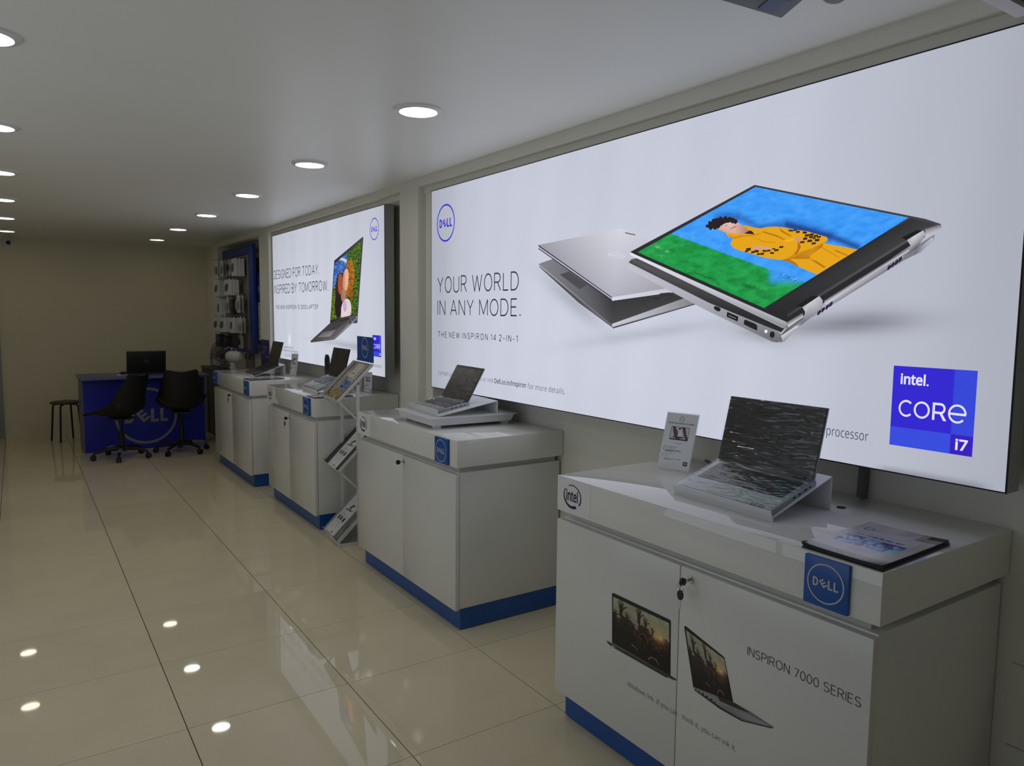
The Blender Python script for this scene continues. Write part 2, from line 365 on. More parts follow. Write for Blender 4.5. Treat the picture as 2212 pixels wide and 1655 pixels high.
# ------------------------------------------------------------------ backlit signs
XP = 2.1426
def Z(ox, oy, s): return lambda x, y: (ox+x/s, oy+y/s)
def light_box(name, label, yn, yf, z0, z1, face_col):
    t = thing(name, label, 'sign', (2.2, (yn+yf)/2, z0))
    g = .004
    mb = MB()
    for a in ((yn, yn+g, z0, z1), (yf-g, yf, z0, z1)): mb.box(XP+.003, XP+.07, *a)
    for a in ((yn+g, yf-g, z0, z0+g), (yn+g, yf-g, z1-g, z1)): mb.box(XP+.003, XP+.07, *a)
    mb.box(XP+.06, XP+.07, yn+g, yf-g, z0+g, z1-g)
    for y in (yn+.3, yf-.3): mb.box(XP+.07, XW-.0005, y-.04, y+.04, z1-.3, z1-.22).box(XP+.07, XW-.0005, y-.04, y+.04, z0+.22, z0+.3)
    obj('casing', mb, M_alu, t)
    mb = MB()
    for a in ((yn, yn+g, z0, z1), (yf-g, yf, z0, z1), (yn+g, yf-g, z0, z0+g), (yn+g, yf-g, z1-g, z1)): mb.box(XP-.0005, XP+.0028, *a)
    obj('gasket', mb, M_gasket, t)
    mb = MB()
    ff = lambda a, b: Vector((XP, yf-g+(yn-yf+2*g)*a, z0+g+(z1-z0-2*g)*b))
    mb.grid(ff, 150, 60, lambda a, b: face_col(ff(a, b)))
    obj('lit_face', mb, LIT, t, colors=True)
    return t
CRT = CR.transposed()
def px(p):
    q = CRT @ (p-Vector((0,0,HC))); return (1106+FPX*q.x/-q.z, 827.5-FPX*q.y/-q.z)
def blob(u, v, cx, cy, rx, ry, rot=0.0):
    a, b = u-cx, v-cy; c, s = cos(rot), sin(rot); a, b = (a*c+b*s)/rx, (-a*s+b*c)/ry
    return exp(-(a*a+b*b))
def sm(x): x = max(0, min(1, x)); return x*x*(3-2*x)
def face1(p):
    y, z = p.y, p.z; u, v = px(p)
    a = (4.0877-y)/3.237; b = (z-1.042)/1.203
    e = 0.74+0.16*sm(a/.25)*sm((1-a)/.3)+0.10*exp(-((a-.45)/.35)**2-((b-.3)/.5)**2)  # edge falloff: LED unevenness plus lens vignetting put into the emission
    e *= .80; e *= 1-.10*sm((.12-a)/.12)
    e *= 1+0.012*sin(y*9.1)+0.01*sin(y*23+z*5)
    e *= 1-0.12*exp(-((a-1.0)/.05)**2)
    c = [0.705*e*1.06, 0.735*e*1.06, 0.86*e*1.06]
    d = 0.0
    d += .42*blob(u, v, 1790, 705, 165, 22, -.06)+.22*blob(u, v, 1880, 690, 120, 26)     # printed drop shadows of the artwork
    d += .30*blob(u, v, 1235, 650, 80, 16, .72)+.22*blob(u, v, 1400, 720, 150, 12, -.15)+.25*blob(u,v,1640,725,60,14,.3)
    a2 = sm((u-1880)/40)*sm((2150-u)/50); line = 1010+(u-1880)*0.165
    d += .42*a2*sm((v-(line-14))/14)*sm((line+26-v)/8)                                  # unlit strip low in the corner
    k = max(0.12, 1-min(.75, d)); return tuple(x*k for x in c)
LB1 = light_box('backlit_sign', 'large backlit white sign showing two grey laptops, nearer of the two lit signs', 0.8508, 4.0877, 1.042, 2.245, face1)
def face2(p):
    y, z = p.y, p.z; u, v = px(p); a = (7.458-y)/2.68; b = (z-1.047)/1.2
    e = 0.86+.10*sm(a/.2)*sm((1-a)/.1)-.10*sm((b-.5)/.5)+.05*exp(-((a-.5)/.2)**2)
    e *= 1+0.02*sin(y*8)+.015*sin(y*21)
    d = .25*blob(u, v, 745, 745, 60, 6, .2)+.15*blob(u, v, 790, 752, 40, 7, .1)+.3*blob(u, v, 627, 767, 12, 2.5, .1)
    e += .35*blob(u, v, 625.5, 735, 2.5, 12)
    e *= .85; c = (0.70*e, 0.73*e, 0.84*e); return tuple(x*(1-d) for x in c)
LB2 = light_box('backlit_sign', 'farther backlit white sign showing an open laptop with a leafy portrait, left of the pier', 4.7787, 7.458, 1.047, 2.247, face2)

INKC = C(36,32,58); DB = C(38,38,205)
def rect(X, ya, yb, z0, z1, layer=1):
    x = X-layer*0.0006; return lambda a, b: Vector((x, ya+(yb-ya)*a, z0+(z1-z0)*b))
def letters(name, par, X, items, m=None, layer=2):
    for txt, ya, yb, z0, z1, col, off, sp in items:
        mb = MB()
        if off == 'S': stroke(mb, txt, rect(X, ya, yb, z0, z1, layer), col, sp[0], sp[1], abs(yb-ya)/(z1-z0))
        else: text(mb, txt, rect(X, ya, yb, z0, z1, layer), col, off, sp)
        obj(name, mb, m or LIT, par, colors=True, recalc=False)
def pix(name, par, X, zf, items, m=None, layer=2):
    """flat print: polygons traced in the print's own plane, each with its colour(s)"""
    mb = MB()
    for n, (pts, col) in enumerate(items):
        L = layer+n*0.12
        mb.poly([wp(X, *zf(*p), L) for p in pts], col)
    return obj(name, mb, m or LIT, par, colors=True, recalc=False)
def ell(cx, cy, rx, ry, rot=0, n=18): return [(cx+rx*cos(t)*cos(rot)-ry*sin(t)*sin(rot), cy+rx*cos(t)*sin(rot)+ry*sin(t)*cos(rot)) for t in [2*pi*i/n for i in range(n)]]
WHT = (0.74, 0.76, 0.88)
# --- sign 1 lettering
letters('headline_lettering', LB1, XP, [('YOUR WORLD', 4.002, 3.133, 1.623, 1.721, INKC, 'S', (.075,.24)), ('IN ANY MODE.', 4.002, 3.112, 1.490, 1.583, INKC, 'S', (.078,.24))])
letters('subtitle_lettering', LB1, XP, [('THE NEW INSPIRON 14 2-IN-1', 3.996, 3.137, 1.357, 1.393, INKC, 'S', (.115,.42))])
letters('small_print', LB1, XP, [('Contact a sales representative or visit', 3.994, 3.362, 1.120, 1.155, INKC, -.008, 1.0),
    ('Dell.co.in/inspiron', 3.352, 3.055, 1.120, 1.155, INKC, .008, 1.0), ('for more details.', 3.04, 2.733, 1.125, 1.155, INKC, -.008, 1.0),
    ('11th Gen Intel Core processor', 1.665, 1.235, 1.115, 1.157, INKC, -.006, 1.0)])
mb = MB(); emblem(mb, frame_map((XP-.0014, 3.903, 2.036), (0,-.109,0), (0,0,.110)), C(30,30,200)); obj('ring_emblem', mb, LIT, LB1, colors=True, recalc=False)
# blue chip badge
def badge(par, ya, yb, z0, z1, num):
    W_, H_ = yb-ya, z1-z0; R = lambda a0, a1, b0, b1, L: [Vector((XP-L*.0006, ya+W_*a, z0+H_*b)) for a, b in ((a0,b0),(a1,b0),(a1,b1),(a0,b1))]
    mb = MB()
    mb.poly(R(0,.745,.235,1,2), C(44,30,205)); mb.poly(R(.745,1,.235,1,2), C(48,66,214)); mb.poly(R(0,.745,0,.235,2), C(52,72,220)); mb.poly(R(.745,1,0,.235,2), C(50,20,190))
    col = C(228,222,252)
    sub = lambda a0, a1, b0, b1: (lambda a, b: Vector((XP-3*.0006, ya+W_*(a0+(a1-a0)*a), z0+H_*(b0+(b1-b0)*b))))
    text(mb, 'intel', sub(.10,.41,.775,.915), col, .022); text(mb, '.', sub(.425,.45,.775,.80), col, 0)
    text(mb, num, sub(.805,.945,.055,.19), col, .02)
    x0 = .095; w = .042                                                    # C O R e drawn as strokes
    fm = lambda cx, cy, rx, ry: (lambda p, q: Vector((XP-3*.0006, ya+W_*(cx+rx*p), z0+H_*(cy+ry*q))))
    mb.ring(fm(.19, .48, .095, .105), .76, 1, 24, radians(45), radians(315), col)
    mb.ring(fm(.385, .48, .098, .105), .76, 1, 32, 0, 2*pi, col)
    q = lambda a0, a1, b0, b1: mb.poly([Vector((XP-3*.0006, ya+W_*a, z0+H_*b)) for a, b in ((a0,b0),(a1,b0),(a1,b1),(a0,b1))], col)
    q(.515,.543,.378,.588); q(.543,.61,.56,.588); q(.543,.61,.455,.483)
    mb.ring(fm(.61, .5215, .058, .0665), .58, 1, 16, -pi/2, pi/2, col)
    mb.poly([Vector((XP-3*.0006, ya+W_*a, z0+H_*b)) for a, b in ((.60,.46),(.635,.46),(.685,.378),(.648,.378))], col)
    mb.ring(fm(.805, .48, .105, .112), .78, 1, 30, 0, radians(318), col); q(.715,.905,.463,.49)
    return obj('chip_badge', mb, LIT, par, colors=True, recalc=False)
badge(LB1, 1.169, .940, 1.126, 1.361, 'i7')
# grey closed laptop
z7 = Z(1100, 360, 2212/1112)
pix('printed_closed_laptop', LB1, XP, z7, [
    ([(127,418),(190,396),(443,577),(735,536),(800,588),(443,682)], [C(128,128,138),C(120,120,130),C(50,50,54),C(44,44,47),C(60,60,62),C(70,70,74)]),
    ([(218,463),(258,450),(340,505),(305,530)], C(84,84,92)), ([(221,465),(257,453),(336,506),(306,526)], C(72,72,78)),
    ([(605,560),(640,553),(665,570),(628,580)], C(66,66,68)), ([(608,562),(639,556),(660,569),(629,577)], C(44,44,46)),
    ([(645,545),(690,540),(720,553),(672,562)], C(66,66,68)), ([(649,547),(688,543),(714,553),(673,559)], C(44,44,46)),
    ([(127,418),(443,682),(445,692),(300,585),(131,432)], [C(190,190,200),C(120,118,125),C(60,58,66),C(50,48,56),C(60,58,66)]),
    ([(443,676),(760,563),(800,588),(445,693)], [C(205,208,216),C(135,136,142),C(128,128,134),C(190,192,200)]),
    ([(445,690),(800,588),(803,592),(447,696)], C(70,64,78)),
    ([(127,337),(480,265),(600,312),(640,350),(705,520),(443,562)], [C(150,150,160),C(212,212,224),C(196,196,208),C(190,190,205),C(160,158,166),C(176,176,188)]),
    ([(127,337),(443,561),(443,566),(127,344)], C(40,36,54)), ([(127,343),(443,566),(443,571),(127,350)], C(205,205,220)), ([(127,349),(443,571),(443,577),(127,354)], C(50,46,60)),
    ([(443,562),(705,519),(712,530),(445,577)], [C(212,214,226),C(196,196,208),C(196,196,208),C(212,214,226)]),
    ([(500,282),(545,292),(543,296),(500,287)], C(90,88,96)),
])
mb = MB(); cx, cy = 462, 383
emblem(mb, lambda a, b: wp(XP, *z7(cx+36*a-2*b, cy+4*a-11*b), 4.4), C(232,232,240), w=.08, heavy=.6); obj('printed_lid_emblem', mb, LIT, LB1, colors=True, recalc=False)
# tablet-mode laptop
K = C(30,30,32); SV = C(196,198,208)
pix('printed_tablet_laptop', LB1, XP, z7, [
    ([(515,412),(527,398),(560,392),(1190,690),(1170,712),(860,590)], [C(60,58,62),C(88,86,88),C(60,58,60),C(28,28,30),C(36,36,38),C(40,40,42)]),
    ([(515,412),(860,585),(1150,705),(1172,722),(1172,748),(1155,756),(1130,752),(850,618),(515,440)], [C(190,190,200),C(165,165,175),C(140,140,146),C(120,120,126),C(110,110,116),C(100,100,106),C(120,120,126),C(160,160,170),C(196,196,206)]),
    ([(1172,722),(1200,690),(1262,650),(1830,292),(1826,318),(1770,368),(1700,402),(1250,682),(1185,750),(1165,757)], [C(60,60,64),C(80,80,86),C(90,90,96),C(120,118,130),C(150,150,160),C(130,130,140),C(120,118,128),C(150,150,158),C(130,130,136),C(110,110,116)]),
    ([(1170,727),(1240,682),(1248,690),(1178,752)], [C(210,210,218),C(225,225,232),C(160,160,166),C(150,150,156)]),
    ([(1345,600),(1700,382),(1690,398),(1350,618)], [C(190,190,200),C(170,170,182),C(130,128,140),C(140,140,148)]),
    ([(522,367),(1057,79),(1790,225),(1858,247),(1859,262),(1735,335),(1195,692)], [C(36,34,38),C(50,48,54),C(46,42,48),C(70,68,74),C(60,58,64),K,K]),
    ([(1120,600),(1728,222),(1840,247),(1190,655)], [C(34,34,36),C(42,42,44),C(60,60,62),C(30,30,31)]),
    ([(1195,630),(1790,262),(1800,268),(1200,645)], [C(30,30,31),C(60,60,62),C(90,90,92),C(66,66,68)]),
    ([(1195,668),(1262,628),(1268,645),(1200,692)], [C(70,70,74),C(60,60,64),C(190,190,198),C(220,220,228)]),
    ([(1355,576),(1725,345),(1728,352),(1722,362),(1360,592)], [C(60,58,64),C(70,68,74),C(190,190,200),C(214,214,224),C(216,216,226)]),
    ([(1790,268),(1858,247),(1858,266),(1790,306)], [C(110,108,116),C(90,88,94),C(170,170,180),C(205,205,214)]),
    ([(522,368),(1195,668),(1197,684),(1190,694),(1178,694),(524,381)], [C(225,225,236),C(170,170,178),C(150,150,158),C(130,130,136),C(180,180,188),C(228,228,240)]),
    ([(1235,600),(1300,556),(1340,556),(1268,604)], C(16,16,18)), ([(1690,305),(1752,274),(1790,274),(1712,318)], C(16,16,18)),
    ([(1262,604),(1300,580),(1335,556),(1350,575),(1350,600),(1340,618),(1300,650),(1252,684),(1268,650),(1275,625)], [C(170,170,176),C(200,200,206),C(190,190,196),C(170,170,178),C(130,130,138),C(150,150,158),C(190,190,198),C(90,86,96),C(140,140,148),C(190,190,196)]),
    ([(1712,316),(1745,296),(1782,274),(1793,292),(1765,335),(1755,350),(1715,378),(1728,340)], [C(176,176,184),C(206,206,214),C(190,190,198),C(160,160,168),C(110,108,118),C(70,66,76),C(100,98,106),C(170,170,178)]),
    ([(1760,350),(1822,303),(1826,318),(1778,362),(1740,380)], [C(110,108,118),C(190,190,200),C(176,176,186),C(150,150,158),C(100,98,108)]),
]+[([(x-9,y+11),(x-6,y-4),(x+3,y-12),(x+8,y-12),(x+7,y-2),(x-2,y+10)], C(40,20,52)) for x, y in ((1335,628),(1352,616),(1370,604),(1386,592),(1636,434),(1652,423),(1668,412),(1684,400))]
 +[([(883,603),(890,599),(908,606),(913,614),(908,622),(899,622),(884,612)], C(24,22,30)),
   ([(940,624),(988,645),(985,666),(938,645)], C(12,12,14)), ([(946,638),(978,652),(978,654),(946,640)], C(180,180,180)),
   ([(1018,657),(1062,676),(1070,684),(1069,705),(1040,692),(1012,678),(1012,664)], C(24,22,28)),
   (ell(1107,708,6,7), C(250,250,255)), (ell(1134,722,11,14), C(22,22,26))], layer=4.6)
# picture on its screen
def P4(a, b, c, d):
    def f(s, t):
        return ((a[0]*(1-s)+b[0]*s)*(1-t)+(d[0]*(1-s)+c[0]*s)*t, (a[1]*(1-s)+b[1]*s)*(1-t)+(d[1]*(1-s)+c[1]*s)*t)
    return f
def vn(x, y, s=0):
    """value noise"""
    def h(i, j):
        n = (i*374761393+j*668265263+s*1442695041) & 0xffffffff; n = ((n ^ (n >> 13))*1274126177) & 0xffffffff; return ((n ^ (n >> 16)) & 0xffff)/65535.0
    i, j = math.floor(x), math.floor(y); u, v = sm(x-i), sm(y-j)
    return (h(i,j)*(1-u)+h(i+1,j)*u)*(1-v)+(h(i,j+1)*(1-u)+h(i+1,j+1)*u)*v
def fbm(x, y, s=0): return .5*vn(x,y,s)+.25*vn(2*x,2*y,s+1)+.15*vn(4*x,4*y,s+2)+.1*vn(8*x,8*y,s+3)
q = P4((1063,88),(1720,220),(1100,608),(555,368))
def wallpic(s, t):
    # s along the wall, t from blue top edge to green bottom edge
    x, y = q(s, t)
    gl = (x-706)*(440-290)/(1120-706)+290      # line between blue and green
    n = fbm(s*22, t*22); e = 5*(fbm(s*90, t*90, 5)-.5)
    blue = mix(C(40,140,240), C(74,166,252), n*1.4-.2); green = mix(C(8,128,52), C(34,170,80), n*1.5-.3)
    k = sm((y-gl+e)/3.0)
    wb = sm((x-1105)/40)*sm((520-y)/45)          # blue returns near the far corner
    k *= 1-wb*.9
    c = mix(blue, green, k)
    sh = .78*exp(-(((x-1060+0)*.95+(y-270)*.3)/130)**2-((y-(255+(x-900)*.24))/26)**2)*0
    for a0, b0, a1, b1, r, w in ((905,222,985,216,22,.62),(985,216,1080,262,18,.5),(1080,262,1200,250,18,.55),(1200,250,1385,300,22,.9),(1385,300,1500,345,16,.8)):
        dx, dy = a1-a0, b1-b0; tt = max(0, min(1, ((x-a0)*dx+(y-b0)*dy)/(dx*dx+dy*dy))); d = hypot(x-a0-tt*dx, (y-b0-tt*dy))
        sh = max(sh, w*exp(-(d/r)**2))
    c = mix(c, C(16,44,130), sh*(1-k))
    for cx, cy, rx, ry, w in ((1045,520,38,12,.8),(840,470,40,6,.8),(1100,560,22,8,.6),(770,455,18,5,.5),(900,500,14,5,.5)):
        dd = exp(-((x-cx-(y-cy)*.4)/rx)**2-((y-cy-(x-cx)*.35)/ry)**2); c = mix(c, C(14,52,30), w*dd*(1 if fbm(s*140,t*140,9) > .48 else .15))
    for cx, cy, r in ((640,345,12),(680,365,10),(660,385,9),(620,362,7),(655,352,6),(745,298,5)):
        dd = exp(-((x-cx)/r)**2-((y-cy)/(r*.45))**2); c = mix(c, C(150,215,170), .6*dd*(1 if fbm(s*90,t*90,3) > .46 else 0))
    dd = exp(-((x-1215)/38)**2-((y-478-(x-1215)*.35)/8)**2); f9 = fbm(s*150, t*150, 4)
    c = mix(c, C(12,50,130), .9*dd*(f9 > .56)); c = mix(c, C(150,210,250), .8*dd*(f9 < .42))
    return c
mb = MB(); mb.grid(lambda a, b: wp(XP, *z7(*q(a, b)), 9.2), 230, 170, wallpic); obj('printed_screen_picture', mb, LIT, LB1, colors=True, recalc=False)
z8 = Z(1480, 440, 2212/440)
YE, YD, YS = C(228,162,8), C(176,112,6), C(206,140,6)
curls = [([(262,255),(285,205),(340,175),(420,158),(520,164),(575,192),(590,208),(560,206),(500,200),(440,218),(400,245),(380,270),(330,268),(290,272)], C(34,20,26))]+[(ell(x, y, 27, 19, i), C(34,20,26)) for i, (x, y) in enumerate([(262,245),(285,215),(320,190),(360,176),(405,166),(450,162),(495,166),(535,176),(562,196),(350,205),(320,235),(292,262),(345,262),(395,192),(440,186),(490,188),(530,196),(365,232),(300,236),(385,215)])]
def chk(L): return [([(x-w/2,y-h/2+k),(x+w/2,y-h/2-k*0),(x+w/2-4,y+h/2),(x-w/2-4,y+h/2+k)], C(40,30,20)) for x, y, w, h, k in L]
pix('printed_portrait', LB1, XP, z8, [
    ([(455,315),(600,300),(645,238),(700,245),(760,262),(830,270),(900,255),(1000,250),(1100,262),(1200,285),(1330,300),(1480,345),(1545,362),(1562,385),(1550,410),(1515,428),(1640,455),(1760,475),(1885,502),(1445,772),(1250,690),(1130,632),(1050,612),(950,600),(850,582),(700,535),(600,510),(535,480),(503,440),(512,415),(535,380),(490,362),(465,345)], YE),
    ([(1200,545),(1400,480),(1515,428),(1500,470),(1380,560),(1360,600),(1200,600),(1080,612)], [YS,YS,YD,YD,YS,YD,YD,YS]),
    ([(1360,600),(1440,625),(1540,690),(1520,700),(1440,650)], YD), ([(1250,690),(1130,632),(1050,612),(1140,600),(1220,650)], YD),
    ([(1640,500),(1780,560),(1770,568),(1640,515)], YD), ([(1500,470),(1700,590),(1690,596),(1490,480)], YS),
    ([(860,300),(1010,345),(1100,390),(1090,396),(990,355),(850,312)], YD), ([(700,350),(880,410),(1000,420),(990,430),(870,420)], YS),
    ([(1240,395),(1270,470),(1240,530),(1210,560),(1190,550),(1230,500)], [YD,C(190,90,10),YD,YD,YS,YD]),
    ([(1030,262),(1080,300),(1170,350),(1160,358),(1060,310)], YD), ([(1090,395),(1215,375),(1230,385),(1200,402),(1110,420)], C(240,178,20)),
    ([(480,335),(540,362),(620,345),(760,338),(820,318),(850,322),(770,352),(640,362),(550,385),(500,372)], [YS]*10),
    ([(380,290),(372,270),(400,235),(480,200),(560,193),(600,212),(650,250),(720,300),(700,322),(620,330),(560,326),(500,324),(440,310)], [C(214,170,160),C(214,170,160),C(222,184,172),C(232,198,186),C(226,188,176),C(214,170,156),C(190,140,124),C(170,118,100),C(170,118,100),C(190,140,122),C(214,170,152),C(220,180,166),C(210,160,150)]),
    ([(655,326),(700,300),(722,292),(745,306),(768,336)], C(34,28,34)),
    
]+curls+[
    ([(385,285),(405,283),(440,305),(425,308)], C(200,140,130)),
    (ell(415,250,20,12,-.3), C(205,170,162)), (ell(415,250,17,9,-.3), C(230,196,186)), (ell(462,240,18,12,-.3), C(180,140,134)), (ell(462,240,15,9,-.3), C(228,192,180)),
    ([(402,252),(425,243),(427,247),(404,256)], C(80,50,50)), ([(452,243),(475,233),(477,237),(454,247)], C(80,50,50)),
    ([(505,275),(560,248),(582,248),(540,268),(512,280)], C(160,84,84)), ([(490,245),(505,258),(495,262)], C(196,150,136)),
    ([(735,490),(760,470),(745,462),(775,460),(860,465),(930,478),(960,490),(900,505),(800,500)], C(206,160,140)),
    ([(1205,380),(1245,370),(1285,378),(1290,395),(1250,412),(1215,405)], C(200,150,130))]
 +chk([(1168,297,50,18,-4),(1245,308,40,22,2),(1215,290,36,16,2),(1320,318,44,24,-4),(1345,345,50,24,4),(1395,335,46,22,4),(1390,362,44,26,4),(1440,350,44,22,4),(1475,362,42,20,4),(1325,380,44,26,4),(1455,396,50,26,4),(1375,404,52,26,4),(1295,418,48,22,4),(1418,432,46,22,4),(1425,375,30,20,4)])
 +chk([(710,495,50,30,6),(690,515,36,20,6),(760,525,40,24,6),(800,520,44,26,-4),(860,545,40,24,4),(885,517,44,20,-4),(820,548,36,20,4),(930,510,40,20,4),(968,540,40,20,-4),(1015,505,46,22,4),(1068,472,44,20,2),(985,492,34,14,2)]), layer=9.6)

# --- sign 2
letters('headline_lettering', LB2, XP, [('DESIGNED FOR TODAY.', 7.428, 6.11, 1.822, 1.908, INKC, 'S', (.09,.22)), ('INSPIRED BY TOMORROW.', 7.415, 5.898, 1.679, 1.767, INKC, 'S', (.09,.22))])
letters('subtitle_lettering', LB2, XP, [('THE NEW INSPIRON 15 3000 LAPTOP', 7.378, 6.154, 1.528, 1.568, INKC, 'S', (.14,.40))])
letters('small_print', LB2, XP, [('Contact a sales representative or', 7.40, 6.83, 1.150, 1.182, INKC, -.006, 1.0), ('visit Dell.co.in/inspiron for more details.', 7.40, 6.70, 1.118, 1.150, INKC, -.002, 1.0),
    ('11th Gen Intel Core processor', 5.34, 4.844, 1.104, 1.138, INKC, -.006, 1.0)])
mb = MB(); emblem(mb, frame_map((XP-.0014, 4.951, 2.094), (0,-.078,0), (0,0,.078)), C(30,30,200)); obj('ring_emblem', mb, LIT, LB2, colors=True, recalc=False)
badge(LB2, 4.999, 4.848, 1.188, 1.342, 'i5')
z5 = Z(560, 470, 1419/300)
pix('printed_open_laptop', LB2, XP, z5, [
    ([(768,440),(1058,197),(1065,205),(1003,1078),(985,1080),(725,1080)], [C(40,36,44),C(60,56,64),C(50,46,54),C(60,58,64),C(50,48,52),C(30,28,32)]),
    ([(525,1262),(725,1078),(905,1010),(992,1000),(985,1035),(760,1238)], [C(60,56,60),C(56,52,56),C(60,58,60),C(80,78,82),C(110,108,112),C(96,92,96)]),
    ([(640,1168),(735,1085),(905,1022),(925,1040),(790,1140)], [C(40,38,42)]*5),
    ([(596,1226),(655,1172),(780,1150),(725,1215)], [C(110,108,112),C(96,94,98),C(110,108,112),C(140,138,142)]),
    ([(760,1236),(985,1025),(1000,1002),(1000,1040),(770,1248)], [C(120,118,124),C(160,160,168),C(170,170,176),C(120,118,124),C(80,76,84)]),
    ([(525,1262),(760,1236),(768,1248),(530,1277)], [C(70,66,72),C(130,128,134),C(60,56,62),C(40,36,42)]),
    ([(922,1075),(945,1055),(945,1070),(924,1090)], C(24,22,26)), ([(955,1045),(968,1033),(968,1050),(956,1062)], C(24,22,26)), ([(975,1026),(988,1012),(988,1034),(976,1046)], C(24,22,26)),
]+[([(650+k*14,1160-k*13),(655+k*14,1156-k*13),(812+k*20,1132-k*17),(806+k*20,1137-k*17)], C(92,90,96)) for k in range(6)])
q5 = P4((773,470),(1050,238),(1000,985),(733,1048))
def couple(s, t):
    x, y = q5(s, t); n = fbm(x/9, y/9, 3); n2 = fbm(x/4, y/5, 7)
    c = mix(C(8,26,8), C(120,176,44), (n2-.45)*3.4)                               # foliage
    by = sm((905-x+(y-420)*-.12)/12)*sm((720-y)/30+.3*(x > 800))
    sky = mix(C(30,76,160), C(120,172,226), (n-.45)*2.2); sky = mix(sky, C(225,235,250), .8*sm(1-abs(hypot(x-770, y-640)-230)/26)); 
    if x < 905-(y-380)*.10 and y < 750: c = sky
    if x < 800 and y > 720: c = mix(C(12,36,10), C(150,180,40), (n2-.42)*3)
    def E_(cx, cy, rx, ry, r=0.0):
        a, b = x-cx, y-cy; co, si = cos(r), sin(r); return ((a*co+b*si)/rx)**2+((-a*si+b*co)/ry)**2
    if E_(835, 760, 55, 200) < 1 and y > 560: c = mix(C(22,16,20), C(60,36,30), n2)
    if E_(925, 620, 50, 190, .05) < 1: c = mix(C(60,24,8), C(220,140,40), (n2-.3)*2.2)
    if E_(832, 680, 26, 110) < 1: c = mix(C(120,50,26), C(190,100,70), n)
    if E_(885, 640, 30, 118, .08) < 1: c = mix(C(190,120,96), C(232,180,150), (x-855)/40)
    if E_(865, 800, 26, 70) < 1: c = mix(C(140,90,80), C(190,140,120), n)
    if E_(890, 950, 52, 120, .1) < 1 and y > 830: c = mix(C(190,170,180), C(240,225,220), n2*1.3)
    if E_(878, 905, 20, 60) < 1: c = mix(C(150,110,190), C(220,190,220), n2*1.3)
    if E_(810, 900, 36, 130) < 1 and x < 840: c = C(26,20,26)
    if E_(945, 760, 16, 90) < 1: c = mix(C(70,30,10), C(200,120,40), (n2-.3)*2)
    return c
mb = MB(); mb.grid(lambda a, b: wp(XP, *z5(*q5(a, b)), 4), 90, 190, couple); obj('printed_screen_picture', mb, LIT, LB2, colors=True, recalc=False)

# ------------------------------------------------------------------ display cabinets
ZT, ZS, ZK = 0.918, 0.790, 0.108
def cabinet(label, xf, yn, yf, seam, plaques, sticker, stick_rect, gap=True, door_gap=.004):
    t = thing('display_cabinet', label, 'cabinet', (1.95, (yn+yf)/2, 0), 0, 'white display cabinets along the sign wall')
    xb = XW-.004
    obj('worktop', MB().box(xf, xb, yn, yf, ZS, ZT), M_top, t, bevel=.0015)
    mb = MB().box(xf+.035, xb-.02, yn+.04, yf-.04, ZS-.028, ZS)
    obj('recess_strip', mb, M_edge, t)
    obj('carcass', MB().box(xf+.022, xb-.01, yn+.014, yf-.014, ZK, ZS-.028), M_lam, t, bevel=.001)
    for a, b, nm in ((yn+.012, seam-door_gap/2, 'near'), (seam+door_gap/2, yf-.002, 'far')):
        obj('door', MB().box(xf-.001, xf+.019, a, b, ZK-.005, ZS-.034), M_lam, t, bevel=.0006)
    obj('plinth', MB().box(xf+.03, xb-.012, yn+.02, yf-.03, .006, ZK), M_blue, t)
    obj('levelling_feet', MB().box(xf+.06, xf+.1, yn+.06, yn+.1, 0, .006).box(xf+.06, xf+.1, yf-.1, yf-.06, 0, .006).box(xb-.1, xb-.06, yn+.06, yn+.1, 0, .006).box(xb-.1, xb-.06, yf-.1, yf-.06, 0, .006), M_blk, t)
    for (ya, yb) in plaques:
        p = obj('emblem_plaque', MB().box(xf-.012, xf, ya, yb, .792, .914), M_plq, t, bevel=.001)
        cy = (ya+yb)/2; r = (yb-ya)*.42; mb = MB()
        emblem(mb, frame_map((xf-.0128, cy, .853), (0,-r,0), (0,0,r)), C(190,192,196), w=.075); obj('plaque_emblem', mb, INK, p, colors=True, recalc=False)
    if sticker:
        ya, yb = stick_rect
        mb = MB(); mb.cur = C(232,232,232); mb.box(xf-.0006, xf, ya, yb, ZS+.0005, ZT-.002)
        so = obj('sticker', mb, INK, t, colors=True, recalc=False)
        mb = MB(); cy = (ya+yb)/2+.006; swoosh(mb, frame_map((xf-.0012, cy, (ZS+ZT)/2), (0,-.050,0), (0,0,.050)), C(18,18,60)); obj('sticker_emblem', mb, INK, so, colors=True, recalc=False)
    return t
CX = {1: 1.6217, 2: 1.6608, 3: 1.6547, 4: 1.6129}
CAB1 = cabinet('nearest white display cabinet, with laptop pictures printed on its doors', CX[1], .8825, 2.1034, 1.495, [(0.957, 1.075)], True, (1.918, 2.1025))
CAB2 = cabinet('white display cabinet with a laptop on a raised white tray on top', CX[2], 2.9139, 4.1063, 3.489, [(2.985, 3.113)], True, (3.92, 4.105), door_gap=.0014)
CAB3 = cabinet('white display cabinet behind the leaflet rack', CX[3], 4.8479, 5.9849, 5.42, [(4.925, 5.06)], True, (5.80, 5.984), door_gap=.0012)
CAB4 = cabinet('farthest white display cabinet, beside the pedestal fan, with two blue plaques', CX[4], 6.3678, 7.7038, 6.985, [(6.372, 6.508), (7.56, 7.70)], False, None, door_gap=.0012)

